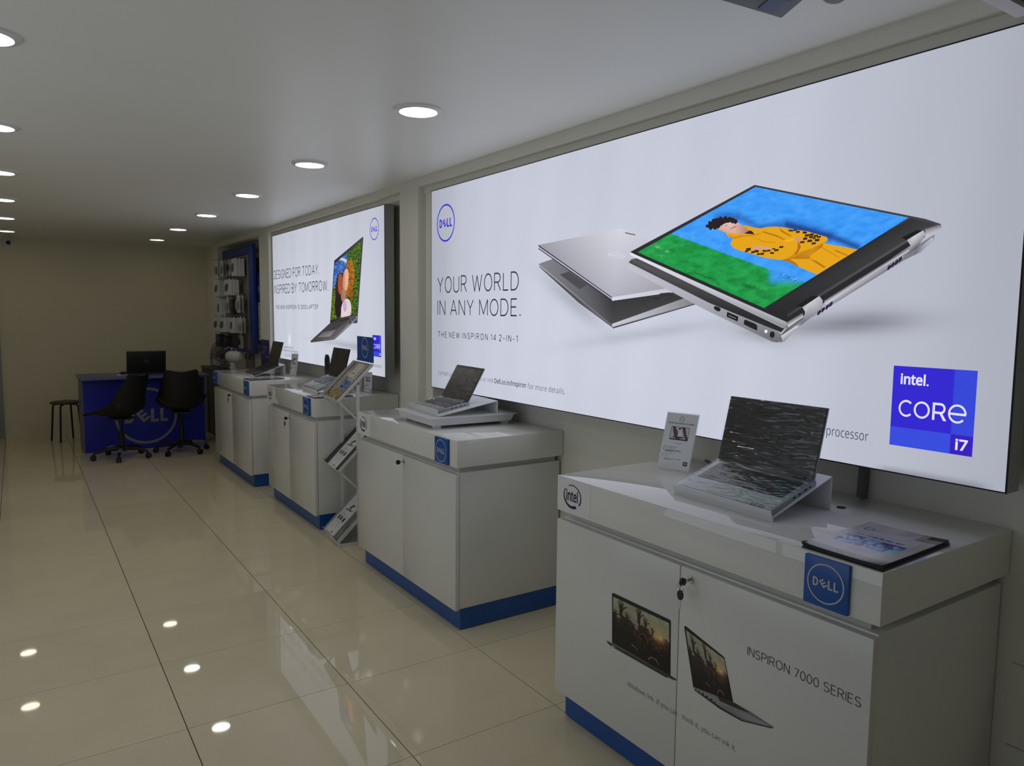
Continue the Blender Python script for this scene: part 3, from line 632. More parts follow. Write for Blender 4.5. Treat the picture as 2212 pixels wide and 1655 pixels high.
# printing on the nearest doors
XD = CX[1]-.001
zc = Z(1300, 1260, 1947/400)
SCR1 = P4((124,142),(710,420),(716,965),(112,612)); SCR2 = P4((888,492),(1290,797),(1372,1243),(978,1092))
def cap(x, y, a, b, c, d, r):
    dx, dy = c-a, d-b; k = max(0, min(1, ((x-a)*dx+(y-b)*dy)/(dx*dx+dy*dy+1e-9))); return hypot(x-a-k*dx, y-b-k*dy) < r
def hand(x, y, cx, cy, s):
    if cap(x, y, cx, cy, cx, cy+.4*s, .085*s): return True
    if cap(x, y, cx, cy-.03*s, cx+.02*s, cy+.06*s, .11*s): return True
    for fx, fy in ((-.17,-.28),(-.08,-.38),(.03,-.4),(.13,-.33)):
        if cap(x, y, cx+fx*.5*s, cy-.08*s, cx+fx*s, cy+fy*s, .027*s): return True
    return cap(x, y, cx+.1*s, cy, cx+.27*s, cy-.14*s, .035*s)
def crowd(s, t):
    n = fbm(s*7, t*7, 2); n2 = fbm(s*26, t*20, 6)
    c = mix(C(184,186,160), C(112,112,98), t*1.6+.3*(n-.5)); c = mix(c, C(150,150,120), .4*(n > .55))
    fl = exp(-((s-.82)/.17)**2-((t-.36)/.2)**2)
    c = mix(c, C(255,214,130), fl*.6)
    top = .33+.10*sin(s*19)*.5+.22*(n-.5)+.05*(s > .75)
    if t > top:
        d = (t-top)/.5
        base = mix(C(58,44,46), C(18,14,16), d*1.8)
        base = mix(base, C(170,100,44), max(0, fl*1.0-.15)*(.3+.8*n2))
        base = mix(base, C(150,90,70), .55*(n2 > .6)*exp(-((s-.62)/.28)**2)*exp(-((t-.5)/.22)**2))
        c = base
        c = mix(c, C(255,235,170), exp(-((s-.83)/.07)**2-((t-.36)/.075)**2))
        if abs(hypot((s-.72)*1.1, (t-.98)*.75)-.10) < .006 and t < .95: c = C(190,140,110)
        if abs(hypot((s-.36), (t-.93)*.9)-.09) < .006 and t < .88 and s > .33: c = C(170,130,120)
    for cx, cy, k in ((.14,.16,.33),(.46,.14,.30),(.575,.24,.24),(.04,.36,.22),(.25,.30,.2),(.70,.33,.16)):
        if hand(s, t*.8, cx, cy*.8+.0, k): c = mix(C(36,22,22), C(90,40,30), s)
    return c
def door_pic(name, quad, par):
    mb = MB(); mb.grid(lambda a, b: wp(XD, *zc(*quad(a, b)), 2), 110, 80, crowd); return obj(name, mb, GLOSSINK, par, colors=True, recalc=False)
D1 = [o for o in CAB1.children if o.name.startswith('door')]; dnear, dfar = D1[0], D1[1]
pix('printed_upright_laptop', dfar, XD, zc, [
    ([(108,110),(115,101),(128,104),(700,376),(722,388),(728,404),(722,970),(108,628)], C(24,24,26)),
    ([(52,600),(104,630),(722,968),(785,1012),(788,1020),(760,1022),(690,1000),(98,664),(60,628)], [C(70,70,72),C(90,90,92),C(80,80,84),C(60,60,62),C(40,40,42),C(50,50,52),C(60,60,62),C(36,36,38),C(60,60,62)]),
    ([(104,652),(136,668),(136,680),(104,664)], C(210,210,210)), ([(690,985),(760,1018),(740,1022),(690,998)], C(200,200,200))], m=INK, layer=.6)
door_pic('printed_picture', SCR1, dfar)
pix('printed_angled_laptop', dnear, XD, zc, [
    ([(866,458),(872,450),(886,452),(1276,768),(1292,786),(1382,1255),(975,1112),(960,1085)], C(24,24,26)),
    ([(972,1092),(1380,1248),(1560,1350),(1815,1515),(1795,1524),(1480,1440),(1250,1300),(975,1115)], [C(150,150,152),C(90,90,92),C(110,110,112),C(140,140,142),C(70,70,72),C(120,120,122),C(170,170,172),C(170,170,172)]),
    ([(1215,1175),(1384,1250),(1556,1364),(1440,1325),(1240,1240)], C(52,52,54)),
    ([(1240,1280),(1440,1330),(1760,1500),(1500,1430)], [C(130,130,132),C(150,150,152),C(176,176,178),C(150,150,152)]),
    ([(975,1112),(1250,1300),(1480,1440),(1795,1522),(1790,1528),(1470,1450),(1240,1320),(975,1125)], C(34,34,36)),
    ([(984,1104),(1000,1112),(1000,1122),(984,1114)], C(20,20,20)), ([(1018,1128),(1036,1136),(1036,1146),(1018,1138)], C(20,20,20)),
    ([(1056,1150),(1076,1160),(1076,1176),(1056,1166)], C(20,20,20)), ([(1096,1178),(1118,1188),(1118,1204),(1096,1194)], C(20,20,20)),
    ([(1142,1208),(1166,1218),(1166,1236),(1142,1224)], C(20,20,20)), ([(1185,1238),(1198,1244),(1198,1256),(1185,1250)], C(20,20,20))], m=INK, layer=.6)
door_pic('printed_picture', SCR2, dnear)
z9 = Z(1180, 1080, 2212/1032)
def doortext(name, par, items):
    mb = MB()
    for txt, bl, tl, br, off in items:
        a, b, c = on(*z9(*bl), 0, XD), on(*z9(*tl), 0, XD), on(*z9(*br), 0, XD)
        zb = (a.z+c.z)/2; f = lambda p, q_, a=a, c=c, b=b, zb=zb: Vector((XD-.0012, a.y+(c.y-a.y)*p, zb+(b.z-a.z)*q_)); (stroke(mb, txt, f, C(26,26,28), .066, .2, abs(c.y-a.y)/(b.z-a.z)) if off == 'S' else text(mb, txt, f, C(26,26,28), off))
    return obj(name, mb, INK, par, colors=True, recalc=False)
doortext('printed_title', dnear, [('INSPIRON 7000 SERIES', (932,722), (934,682), (1456,958), 'S')])
doortext('printed_slogan', dfar, [('Windows Ink. If you can', (377,868), (378,838), (607,1010), -.012)])
doortext('printed_slogan', dnear, [('think it, you can ink it.', (628,1022), (629,990), (878,1172), -.012)])

# ------------------------------------------------------------------ film material and laptops
def film_mat(name, fac, rough, tint=0.97):
    m = bpy.data.materials.new(name); m.use_nodes = True; nt = m.node_tree; n = nt.nodes; l = nt.links; n.remove(n['Principled BSDF'])
    o = n['Material Output']; tr = n.new('ShaderNodeBsdfTransparent'); tr.inputs[0].default_value = (tint, tint, tint, 1)
    gl = n.new('ShaderNodeBsdfGlossy'); gl.inputs['Roughness'].default_value = rough; gl.inputs[0].default_value = (.95, .95, .97, 1)
    mx = n.new('ShaderNodeMixShader'); mx.inputs[0].default_value = fac; l.new(tr.outputs[0], mx.inputs[1]); l.new(gl.outputs[0], mx.inputs[2]); l.new(mx.outputs[0], o.inputs[0])
    return m
FILM = film_mat('stretch_film', 0.06, 0.09); FILM2 = film_mat('thick_stretch_film', 0.13, 0.14, .92); FILM3 = film_mat('loose_stretch_film', 0.17, 0.13, .97); FILM4 = film_mat('crumpled_film', 0.08, 0.09, .97)
M_disp = mat('switched_off_screen', C(20,20,23), 0.25, spec=0.6)
M_bezel = mat('screen_bezel', C(30,28,32), 0.4)
M_deck = mat('silver_deck', C(165,170,174), 0.35, metal=0.4)
M_deckdk = mat('dark_deck', C(58,58,62), 0.4)

def laptop(label, P, deck, lid, wrinkle=1.0, keys='joined', film=None, seed=1, deckfilm=None, wf=1.0):
    X, Y, Z0, yaw, t, sa, Wd, D, Hs = P
    T = thing('laptop', label, 'laptop', (X, Y, Z0), yaw, 'opened laptops on the display cabinets')
    ct, st, cs, ss = cos(t), sin(t), cos(sa), sin(sa); TH = .015
    B = lambda x, y, h: Vector((x*ct-h*st, y, x*st+h*ct))
    hx, hz = D*ct, D*st
    S_ = lambda a, y, d: Vector((hx+a*ss+d*cs, y, hz+a*cs-d*ss))
    def bx(m, f, x0, x1, y0, y1, h0, h1): return m.add([f(x0,y0,h0),f(x1,y0,h0),f(x1,y1,h0),f(x0,y1,h0),f(x0,y0,h1),f(x1,y0,h1),f(x1,y1,h1),f(x0,y1,h1)],[(0,3,2,1),(4,5,6,7),(0,1,5,4),(1,2,6,5),(2,3,7,6),(3,0,4,7)])
    De = D+.012
    obj('base', bx(MB(), B, 0, De, 0, Wd, -TH, 0), deck, T, world=False, bevel=.003)
    kx0, kx1, ky0, ky1 = .40*D, .90*D, .022, Wd-.022
    kb = obj('keyboard', bx(MB(), B, kx0-.002, kx1+.002, ky0-.002, ky1+.002, -.001, .0004), M_darkshell, T, world=False)
    nr, nc = 6, 16; kw = (ky1-ky0)/nc; kh = (kx1-kx0)/nr; g = .0018
    mb = MB(); first = None
    for r in range(nr):
        c = 0
        while c < nc:
            w = 5 if (r == 0 and c == 6) else (2 if (r, c) in ((1, 14), (2, 14), (1, 0)) else 1)
            # columns run from the far side (left hand of the user) to the near side
            y1 = ky1-c*kw-g/2; y0 = ky1-(c+w)*kw+g/2; x0 = kx0+r*kh+g/2; x1 = kx0+(r+1)*kh-g/2
            if keys == 'single':
                q = MB(); q.add([B(x0,y0,.0004),B(x1,y0,.0004),B(x1,y1,.0004),B(x0,y1,.0004),B(x0+.001,y0+.001,.0018),B(x1-.001,y0+.001,.0018),B(x1-.001,y1-.001,.0018),B(x0+.001,y1-.001,.0018)],[(0,3,2,1),(4,5,6,7),(0,1,5,4),(1,2,6,5),(2,3,7,6),(3,0,4,7)])
                obj('key', q, M_key, kb, world=False)
            else: bx(mb, B, x0, x1, y0, y1, .0004, .0018)
            c += w
    if keys != 'single':
        k = obj('keys', mb, M_key, kb, world=False); k['kind'] = 'stuff'
    obj('touchpad', bx(MB(), B, .06*D, .36*D, Wd*.36, Wd*.70, -.0005, .0005), M_alu if deck is M_deck else M_darkshell, T, world=False, bevel=.0003)
    if keys == 'single':
        for yy in (.03, .058):
            obj('spec_sticker', bx(MB(), B, .03*D, .10*D, yy, yy+.022, 0, .0006), M_darkshell, T, world=False)
    # ports along the side facing the shop front
    q = MB()
    for xx, w_ in ((.5*D, .012), (.62*D, .012), (.76*D, .014), (.88*D, .008)): bx(q, B, xx, xx+w_, -.0004, .001, -.010, -.005)
    obj('ports', q, M_blk, T, world=False)
    q = MB()
    for yy in (Wd*.14, Wd*.86): q.tube([B(D+.004, yy-.022, .002), B(D+.004, yy+.022, .002)], .006, 10)
    obj('hinge', q, M_darkshell, T, world=False)
    ld = obj('lid', bx(MB(), S_, .002, Hs, 0, Wd, 0.0006, .0065), lid, T, world=False, bevel=.002)
    obj('bezel', bx(MB(), S_, .004, Hs-.0015, .0015, Wd-.0015, -.0004, .0008), M_bezel, ld, world=False)
    obj('display', bx(MB(), S_, .022, Hs-.012, .008, Wd-.008, -.0008, .0), M_disp, ld, world=False)
    if film:
        r = random.Random(seed)
        def fn(a, b):
            y = .001+(Wd-.002)*a; z_ = .004+(Hs-.006)*b
            u_, w_ = a*3.4*(2-wf)+seed*9, b*26*wf+2.2*vn(a*4, b*5+seed); n = (.66*vn(u_, w_)+.34*vn(u_*2.3+7, w_*2.1)-.5)*.0085*wrinkle+(vn(a*14+3*b+seed, b*66)-.5)*.0012*wrinkle
            return S_(z_, y, -.0062+n)
        mb = MB(); mb.smooth = True; mb.grid(fn, 90, 170); obj('film', mb, film, ld, world=False, recalc=False, sharp=180)
    if deckfilm:
        def fn(a, b):
            x = .001+(De-.006)*b; y = .001+(Wd-.002)*a
            u_, w_ = a*5+seed*3, b*15+3*vn(a*5, b*4+seed); n = (.66*vn(u_, w_)+.34*vn(u_*2.2, w_*2.1+4)-.5)*.0068*wrinkle+(vn(a*16+seed, b*44+a*6)-.5)*.0016*wrinkle
            return B(x, y, .0058+n)
        mb = MB(); mb.smooth = True; mb.grid(fn, 90, 110); obj('deck_film', mb, deckfilm, T, world=False, recalc=False, sharp=180)
    return T, B
L1 = (1.761, 1.292, 0.948, -0.037, 0.331, 0.24, 0.375, 0.2, 0.224)
L2 = (1.766, 3.342, 0.998, -0.087, 0.188, 0.51, 0.346, 0.194, 0.204)
L3 = (1.750, 5.073, 0.957, -0.047, 0.339, 0.233, 0.375, 0.205, 0.218)
L4 = (1.748, 6.746, 0.941, -0.029, 0.346, 0.259, 0.359, 0.228, 0.216)
laptop('silver laptop wrapped in clear film on the nearest cabinet, its keys showing', L1, M_deck, M_silver, .6, 'single', FILM, 1, FILM3)
laptop('dark laptop in crumpled film on the raised white tray', L2, M_deck, M_silver, 2.0, 'joined', FILM4, 2, FILM3, wf=.5)
laptop('laptop with a tall dark screen and pale wrapped keys, behind the leaflet rack', L3, M_deck, M_blk, 1.0, 'joined', FILM, 3, FILM3)
laptop('laptop with an open dark screen on the farthest white cabinet', L4, M_deckdk, M_silver, .7, 'joined', FILM, 4, FILM)

def stand(label, P, m, lip=.022, back=.275, over=.008, top=ZT, th=.004, ext=0.0, zb=None):
    X, Y, Z0, yaw, t, sa, Wd, D, Hs = P; TH = .0155
    T = thing('laptop_stand', label, 'stand', (X, Y, top), yaw, 'tilted laptop stands'); dz = Z0-top
    B = lambda x, y, h: Vector((x*cos(t)-h*sin(t), y, dz+x*sin(t)+h*cos(t)))
    y0, y1 = -over-ext, Wd+over
    def bx(m_, x0, x1, h0, h1): return m_.add([B(x0,y0,h0),B(x1,y0,h0),B(x1,y1,h0),B(x0,y1,h0),B(x0,y0,h1),B(x1,y0,h1),B(x1,y1,h1),B(x0,y1,h1)],[(0,3,2,1),(4,5,6,7),(0,1,5,4),(1,2,6,5),(2,3,7,6),(3,0,4,7)])
    obj('plate', bx(MB(), -.004, back, -TH-th, -TH-.0003), m, T, world=False, bevel=.0008)
    obj('front_lip', bx(MB(), -.008, -.0042, -TH-th, -TH+lip), m, T, world=False, bevel=.0008)
    p = B(back-th, 0, -TH-th)
    obj('back_leg', MB().box(p.x, p.x+th, y0, y1, 0.0005, p.z), m, T, world=False, bevel=.0008)
    f = B(-.006, 0, -TH-th)
    if f.z > .004: obj('front_foot', MB().box(f.x, f.x+th, y0, y1, 0.0005, f.z), m, T, world=False)
    return T
stand('white tilted laptop stand on the nearest cabinet', L1, M_wplastic, back=.275)
stand('milky acrylic laptop stand on the raised white tray', L2, M_acr, .034, .34, .03, top=ZT+.0598, ext=.035)
stand('white tilted laptop stand behind the leaflet rack', L3, M_wplastic, .012, .275)
stand('white tilted laptop stand on the farthest cabinet', L4, M_wplastic, .012, .29)

# raised tray on the second cabinet
def raised_tray():
    T = thing('raised_tray', 'white moulded tray on short feet under a laptop', 'tray', (1.96, 3.46, ZT), -.04)
    hx, hy, r = .262, .238, .03
    def rr(sx, sy, rad, z, n=6):
        o = []
        for k, (cx, cy) in enumerate(((sx-rad, sy-rad), (-sx+rad, sy-rad), (-sx+rad, -sy+rad), (sx-rad, -sy+rad))):
            for i in range(n+1): a = pi/2*(k+i/n); o.append(Vector((cx+rad*cos(a), cy+rad*sin(a), z)))
        return o
    loops = [rr(.235,.212,.02,.018), rr(.247,.224,.02,.054), rr(hx,hy,r,.0565), rr(hx,hy,r,.0600), rr(.243,.22,.022,.0600), rr(.240,.217,.02,.0595)]
    mb = MB(); n = len(loops[0]); mb.add([v for l in loops for v in l], [tuple(range(n-1,-1,-1))]+[(i*n+k, i*n+(k+1)%n, (i+1)*n+(k+1)%n, (i+1)*n+k) for i in range(5) for k in range(n)]+[tuple(5*n+k for k in range(n))])
    obj('moulded_tray', mb, M_wplastic, T, world=False, sharp=50)
    for x in (-.2, .2):
        for y in (-.18, .18): obj('foot', MB().box(x-.018, x+.018, y-.015, y+.015, 0, .0179), M_wplastic, T, world=False)
    return T
raised_tray()

# ------------------------------------------------------------------ keys in the cabinet locks
def lock_and_keys(cab, xf, y, z, label, hang=True):
    d = [o for o in cab.children if o.name.startswith('door')][0]
    x = xf-.001
    obj('lock', MB().lathe([(0,0),(.011,0),(.011,.004),(.0095,.006),(.004,.0062),(0,.0062)], (x, y, z), (-1,0,0), 20), M_chrome, d)
    T = thing('key_set', label, 'keys', (x-.007, y, z), 0, 'keys left in the cabinet locks')
    mb = MB(); mb.cbox((x-.0065, y-.001, z-.004), (-.016,0,0), (0,.002,0), (0,0,.008)); obj('key_blade', mb, M_chrome, T)
    mb = MB(); pts = [(x-.0225, y, z-.005),(x-.030, y, z-.012),(x-.042, y, z-.012),(x-.048, y, z-.003),(x-.046, y, z+.007),(x-.036, y, z+.012),(x-.026, y, z+.008)]
    mb.prism([(a, b-.0035, c) for a, b, c in pts], (0,.007,0)); obj('key_head', mb, M_blk, T, bevel=.001)
    if hang:
        cx, cz = x-.044, z-.016
        mb = MB(); mb.tube([(cx+.0005*k*0, y+.012*sin(2*pi*k/20), cz+.013*cos(2*pi*k/20)) for k in range(21)], .0011, 6, cap=False); obj('key_ring', mb, M_chrome, T)
        kz = cz-.012; mb = MB()
        mb.prism([(cx-.0028, y-.004, kz+.004),(cx-.0028, y+.004, kz+.004),(cx-.0028, y+.011, kz-.006),(cx-.0028, y+.010, kz-.018),(cx-.0028, y+.004, kz-.025),(cx-.0028, y-.004, kz-.025),(cx-.0028, y-.010, kz-.018),(cx-.0028, y-.011, kz-.006)], (.0056,0,0)); obj('hanging_key_head', mb, M_blk, T, bevel=.001)
        mb = MB().cbox((cx-.001, y-.003, kz-.052), (.002,0,0), (0,.006,0), (0,0,.028)); obj('hanging_key_blade', mb, M_chrome, T)
lock_and_keys(CAB1, CX[1], 1.452, .727, 'black-headed key in the lock of the nearest cabinet, spare hanging from a ring')
lock_and_keys(CAB2, CX[2], 3.47, .727, 'single black-headed key in the lock of the cabinet under the white tray', False)
lock_and_keys(CAB3, CX[3], 5.38, .724, 'key with a spare on a ring in the cabinet behind the leaflet rack')
lock_and_keys(CAB4, CX[4], 6.94, .745, 'key with a spare on a ring in the farthest cabinet')

# ------------------------------------------------------------------ things on the worktops
def sheet_stack(n, corners, lab, group, z0=ZT, top=None, curl=.004, page=M_darkshell, name='brochure'):
    """n thin brochures lying on each other; corners a,b,c,d in plan (a-b is the far long side)"""
    for k in range(n):
        j = [(random.uniform(-.004,.004), random.uniform(-.004,.004)) for _ in range(1)][0] if k < n-1 else (0, 0)
        h = .0022; zb = z0+.0004+k*(h+.0003)
        f = lambda a, b, zz: Vector(((corners[0][0]*(1-a)+corners[1][0]*a)*(1-b)+(corners[3][0]*(1-a)+corners[2][0]*a)*b+j[0], (corners[0][1]*(1-a)+corners[1][1]*a)*(1-b)+(corners[3][1]*(1-a)+corners[2][1]*a)*b+j[1], zz+curl*(abs(2*b-1)**3)*(k/n)+curl*.6*(abs(2*a-1)**4)*(k/n)))
        T = thing(name, lab[0] if k == n-1 else lab[1], 'brochure', tuple(f(.5,.5,zb)), 0, group)
        mb = MB(); N = 10
        mb.grid(lambda a, b: f(a, b, zb+h), N, N); mb.grid(lambda a, b: f(a, 1-b, zb), N, N)
        for e in range(4):
            g = [lambda t: (t,0), lambda t: (1,t), lambda t: (1-t,1), lambda t: (0,1-t)][e]
            mb.add([f(*g(i/N), zb+q_) for i in range(N+1) for q_ in (0, h)], [(2*i, 2*i+2, 2*i+3, 2*i+1) for i in range(N)])
        obj('pages', mb, page, T, recalc=False)
        if k == n-1 and top: 
            mb = MB(); mb.grid(lambda a, b: f(.003+.994*a, .003+.994*b, zb+h+.0004), 110, 80, top); obj('cover', mb, GLOSSINK, T, colors=True, recalc=False)
            return f, zb+h
def cover(a, b):
    # a runs away from the room side, b from the far side to the near side
    n = fbm(a*9, b*7, 2); n2 = fbm(a*13, b*10, 5)
    c = mix(C(172,168,170), C(212,208,212), n)
    if .50 < a-.18*(b-.5) < .82 and b > .30-.9*(a-.5) and b < .86: c = mix(C(214,212,222), C(196,194,206), n)
    if a < .36 and b < .42 and a > .1: c = mix(c, C(214,206,220), .8)
    if a > .80 and b > .72: c = mix(C(110,104,100), C(190,180,176), n2)
    if a > .9 and b > .8: c = C(34,32,34)
    if .30 < a < .56 and .10 < b < .86:
        c = mix(C(50,48,140), C(120,170,240), (n2-.38)*3.4)
        if fbm(a*30, b*30, 8) > .60: c = C(170,210,245)
        if b > .74 and a < .42: c = C(150,205,225)
    if .60 < a < .635 and .16 < b < .74 and vn(b*70, 3) > .42: c = C(60,64,150)
    if .655 < a < .672 and .30 < b < .52 and vn(b*90, 3) > .5: c = C(110,110,140)
    rr = hypot((a-.80)/.05, (b-.16)/.06)
    if .78 < rr < 1.0: c = C(100,100,120)
    if a < .12: c = mix(C(60,58,62), C(170,168,172), a/.12+.3*(n2-.5))
    if .03 < a < .045 and .5 < b < .78 and vn(b*60, 9) > .45: c = C(240,240,240)
    return c
sheet_stack(4, [(1.634,1.104),(1.965,1.113),(1.969,.905),(1.630,.890)], ['glossy brochure with a blue cloud picture, topmost of the pile on the nearest cabinet', 'dark-edged brochure inside the pile on the nearest cabinet'], 'brochures on the nearest cabinet', top=cover)
def dullcover(a, b):
    n = fbm(a*12, b*9, 4); return mix(C(90,88,92), C(220,220,224), n*1.3-.2)
sheet_stack(2, [(1.668,5.045),(1.93,5.05),(1.94,4.860),(1.662,4.858)], ['pale brochure, upper of two at the near corner of the cabinet behind the rack', 'pale brochure, lower of two on the cabinet behind the rack'], 'brochures on the cabinet behind the rack', top=dullcover, curl=.002)
sheet_stack(2, [(1.625,6.60),(1.90,6.62),(1.93,6.42),(1.632,6.385)], ['grey patterned brochure, upper of two on the farthest cabinet', 'grey patterned brochure, lower of two on the farthest cabinet'], 'brochures on the farthest cabinet', top=dullcover, curl=.002)

def card_holder(label, bl, br, h, lean, style, group='acrylic price card holders', w0=None):
    """leaning acrylic card: bl, br = plan positions of the foot seen left and right, lean = plan offset of the top"""
    bl, br = Vector((*bl, ZT+.0006)), Vector((*br, ZT+.0006)); up = Vector((lean[0], lean[1], h)); n = (br-bl).cross(up).normalized()
    if n.x > 0: n = -n
    T = thing('card_holder', label, 'sign holder', tuple((bl+br)/2), 0, group)
    F = lambda a, b, d: bl+(br-bl)*a+up*b+n*d
    obj('back_sheet', MB().cbox(F(0,0,-.003), (br-bl), up, n*.002), M_clear, T)
    q = MB().cbox(F(0,0,0)-n*.001, (br-bl), Vector((-n.x, -n.y, 0)).normalized()*.07, (0,0,.002)); obj('foot', q, M_clear, T)
    cd = obj('card', MB().cbox(F(.02,.02,-.0008), (br-bl)*.96, up*.96, n*.0006), M_paper, T)
    if style in ('full', 'small'):
        def pic(a, b):
            c = C(226,227,230)
            if .20 < a < .80 and .52 < b < .76:
                c = C(40,36,40) if (a < .22 or a > .78 or b < .55 or b > .75) else mix(C(220,205,205), C(80,66,74), 1.0*(sin((a*22+b*16+3*fbm(a*4,b*4)))>.35))
                if abs(a-.52) < .10*(1-(b-.56)/.17) and .57 < b < .73: c = C(232,228,240)
                if hypot((a-.49)/.04, (b-.73)/.016) < 1: c = C(30,26,30)
                if b < .585 and .3 < a < .65 and b > .565: c = C(30,26,30)
            if .16 < a < .82 and .500 < b < .508: c = C(60,58,62)
            if .20 < a < .78 and .478 < b < .482: c = C(120,120,124)
            rr = hypot((a-.5)/.075, (b-.90)/.045)
            if .84 < rr < 1.02: c = C(70,70,76)
            if rr < .6 and abs(b-.90) < .006 and vn(a*90, 2) > .3: c = C(70,70,76)
            for r0, x0, x1 in ((.395,.14,.52),(.365,.14,.48),(.335,.14,.62),(.322,.14,.66),(.309,.14,.64),(.296,.14,.36),(.255,.14,.45),(.22,.14,.26),(.175,.14,.70),(.160,.14,.42),(.462,.36,.62)):
                if abs(b-r0) < .0042 and x0 < a < x1 and vn(a*120, r0*50) > .34: c = C(96,96,102)
            for r0 in (.395,.365,.335,.255,.22,.175):
                if abs(b-r0) < .008 and .08 < a < .11: c = C(90,90,96)
            if .78 < a < .92 and .08 < b < .155: c = C(70,70,80) if not (.80 < a < .90 and .112 < b < .128) else C(190,190,196)
            return c
        mb = MB(); mb.grid(lambda a, b: F(.02+.96*a, .02+.96*b, .0004), 70, 120, pic); obj('card_print', mb, INK, cd, colors=True, recalc=False)
        if style == 'full':
            mb = MB(); stroke(mb, 'NEW INSPIRON 15 3000', lambda a, b: F(.12+.76*a, .795+.026*b, .0009), C(110,110,116), .12, .5, 9); obj('card_title', mb, INK, cd, colors=True, recalc=False)
    else:
        def pic(a, b):
            n = fbm(a*5, b*9, 6); c = mix(C(220,222,224), C(60,62,66), (n-.5)*6) if .1 < a < .8 and .15 < b < .8 else C(205,207,208)
            return c
        mb = MB(); mb.grid(lambda a, b: F(.02+.96*a, .02+.96*b, .0004), 30, 60, pic); obj('card_print', mb, INK, cd, colors=True, recalc=False)
    return T
card_holder('clear upright card holder with a printed laptop card on the nearest cabinet', (2.022,2.003), (2.058,1.872), .216, (.050,.0), 'full')
card_holder('narrow card holder at the near end of the farthest cabinet', (2.070,6.745), (2.100,6.645), .206, (.026,0), 'plain')
card_holder('white card holder behind the leaflet rack, right one of the pair', (2.112,5.10), (2.126,4.985), .155, (.006,0), 'small')
card_holder('white card holder behind the leaflet rack, left one of the pair', (2.100,5.235), (2.104,5.125), .155, (.008,0), 'small')

# tall round-topped black holder behind the laptop on the third cabinet
def round_plate():
    T = thing('gadget_holder', 'tall black round-topped holder behind the laptop with pale keys', 'holder', (2.055, 5.72, ZT))
    pts = [(-.048, 0.001), (.048, 0.001), (.048, .20)]+[(.048*cos(a), .20+.048*sin(a)) for a in [pi*i/12 for i in range(1, 12)]]+[(-.048, .20)]
    obj('upright_plate', MB().prism([(.0, y, z) for y, z in pts], (.012,0,0)), M_blk, T, world=False, bevel=.002)
    obj('base', MB().box(-.05, .03, -.05, .05, .0, .0012).box(-.004, .016, -.045, .045, .0012, .012), M_blk, T, world=False)
    obj('button', MB().lathe([(0,0),(.006,0),(.006,.002),(0,.002)], (-.0002,0.02,.245), (-1,0,0), 12), M_wplastic, T, world=False)
round_plate()
sole('cable_grommet', MB().lathe([(.006,.0),(.013,.0),(.014,.0012),(.012,.002),(.006,.0018)], (2.082,1.275,ZT+.0002), (0,0,1), 20), M_blk, 'small black cable grommet set in the top of the nearest cabinet', 'grommet')
sole('charger_cable', MB().tube([(2.02,1.70,ZT+.03),(2.06,1.76,ZT+.045),(2.10,1.83,ZT+.05),(2.15,1.86,ZT+.035),(2.17,1.82,ZT+.012),(2.16,1.70,ZT+.0055),(2.10,1.62,ZT+.005),(2.05,1.60,ZT+.005)], .0045, 8), M_blk, 'thick black cable looping behind the wrapped silver laptop', 'cable')
# corrugated conduit on the wall
mb = MB(); pts = []; rs = []
for k in range(61): pts.append((2.262, 1.318-.004*sin(k/60*3), ZT+.0006+.16*k/60)); rs.append(.0165 if k % 2 else .0145)
mb.tube(pts, rs, 14); sole('conduit', mb, mat('grey_corrugated_plastic', C(120,122,122), .6), 'grey corrugated conduit running down the wall under the big lit sign', 'conduit')

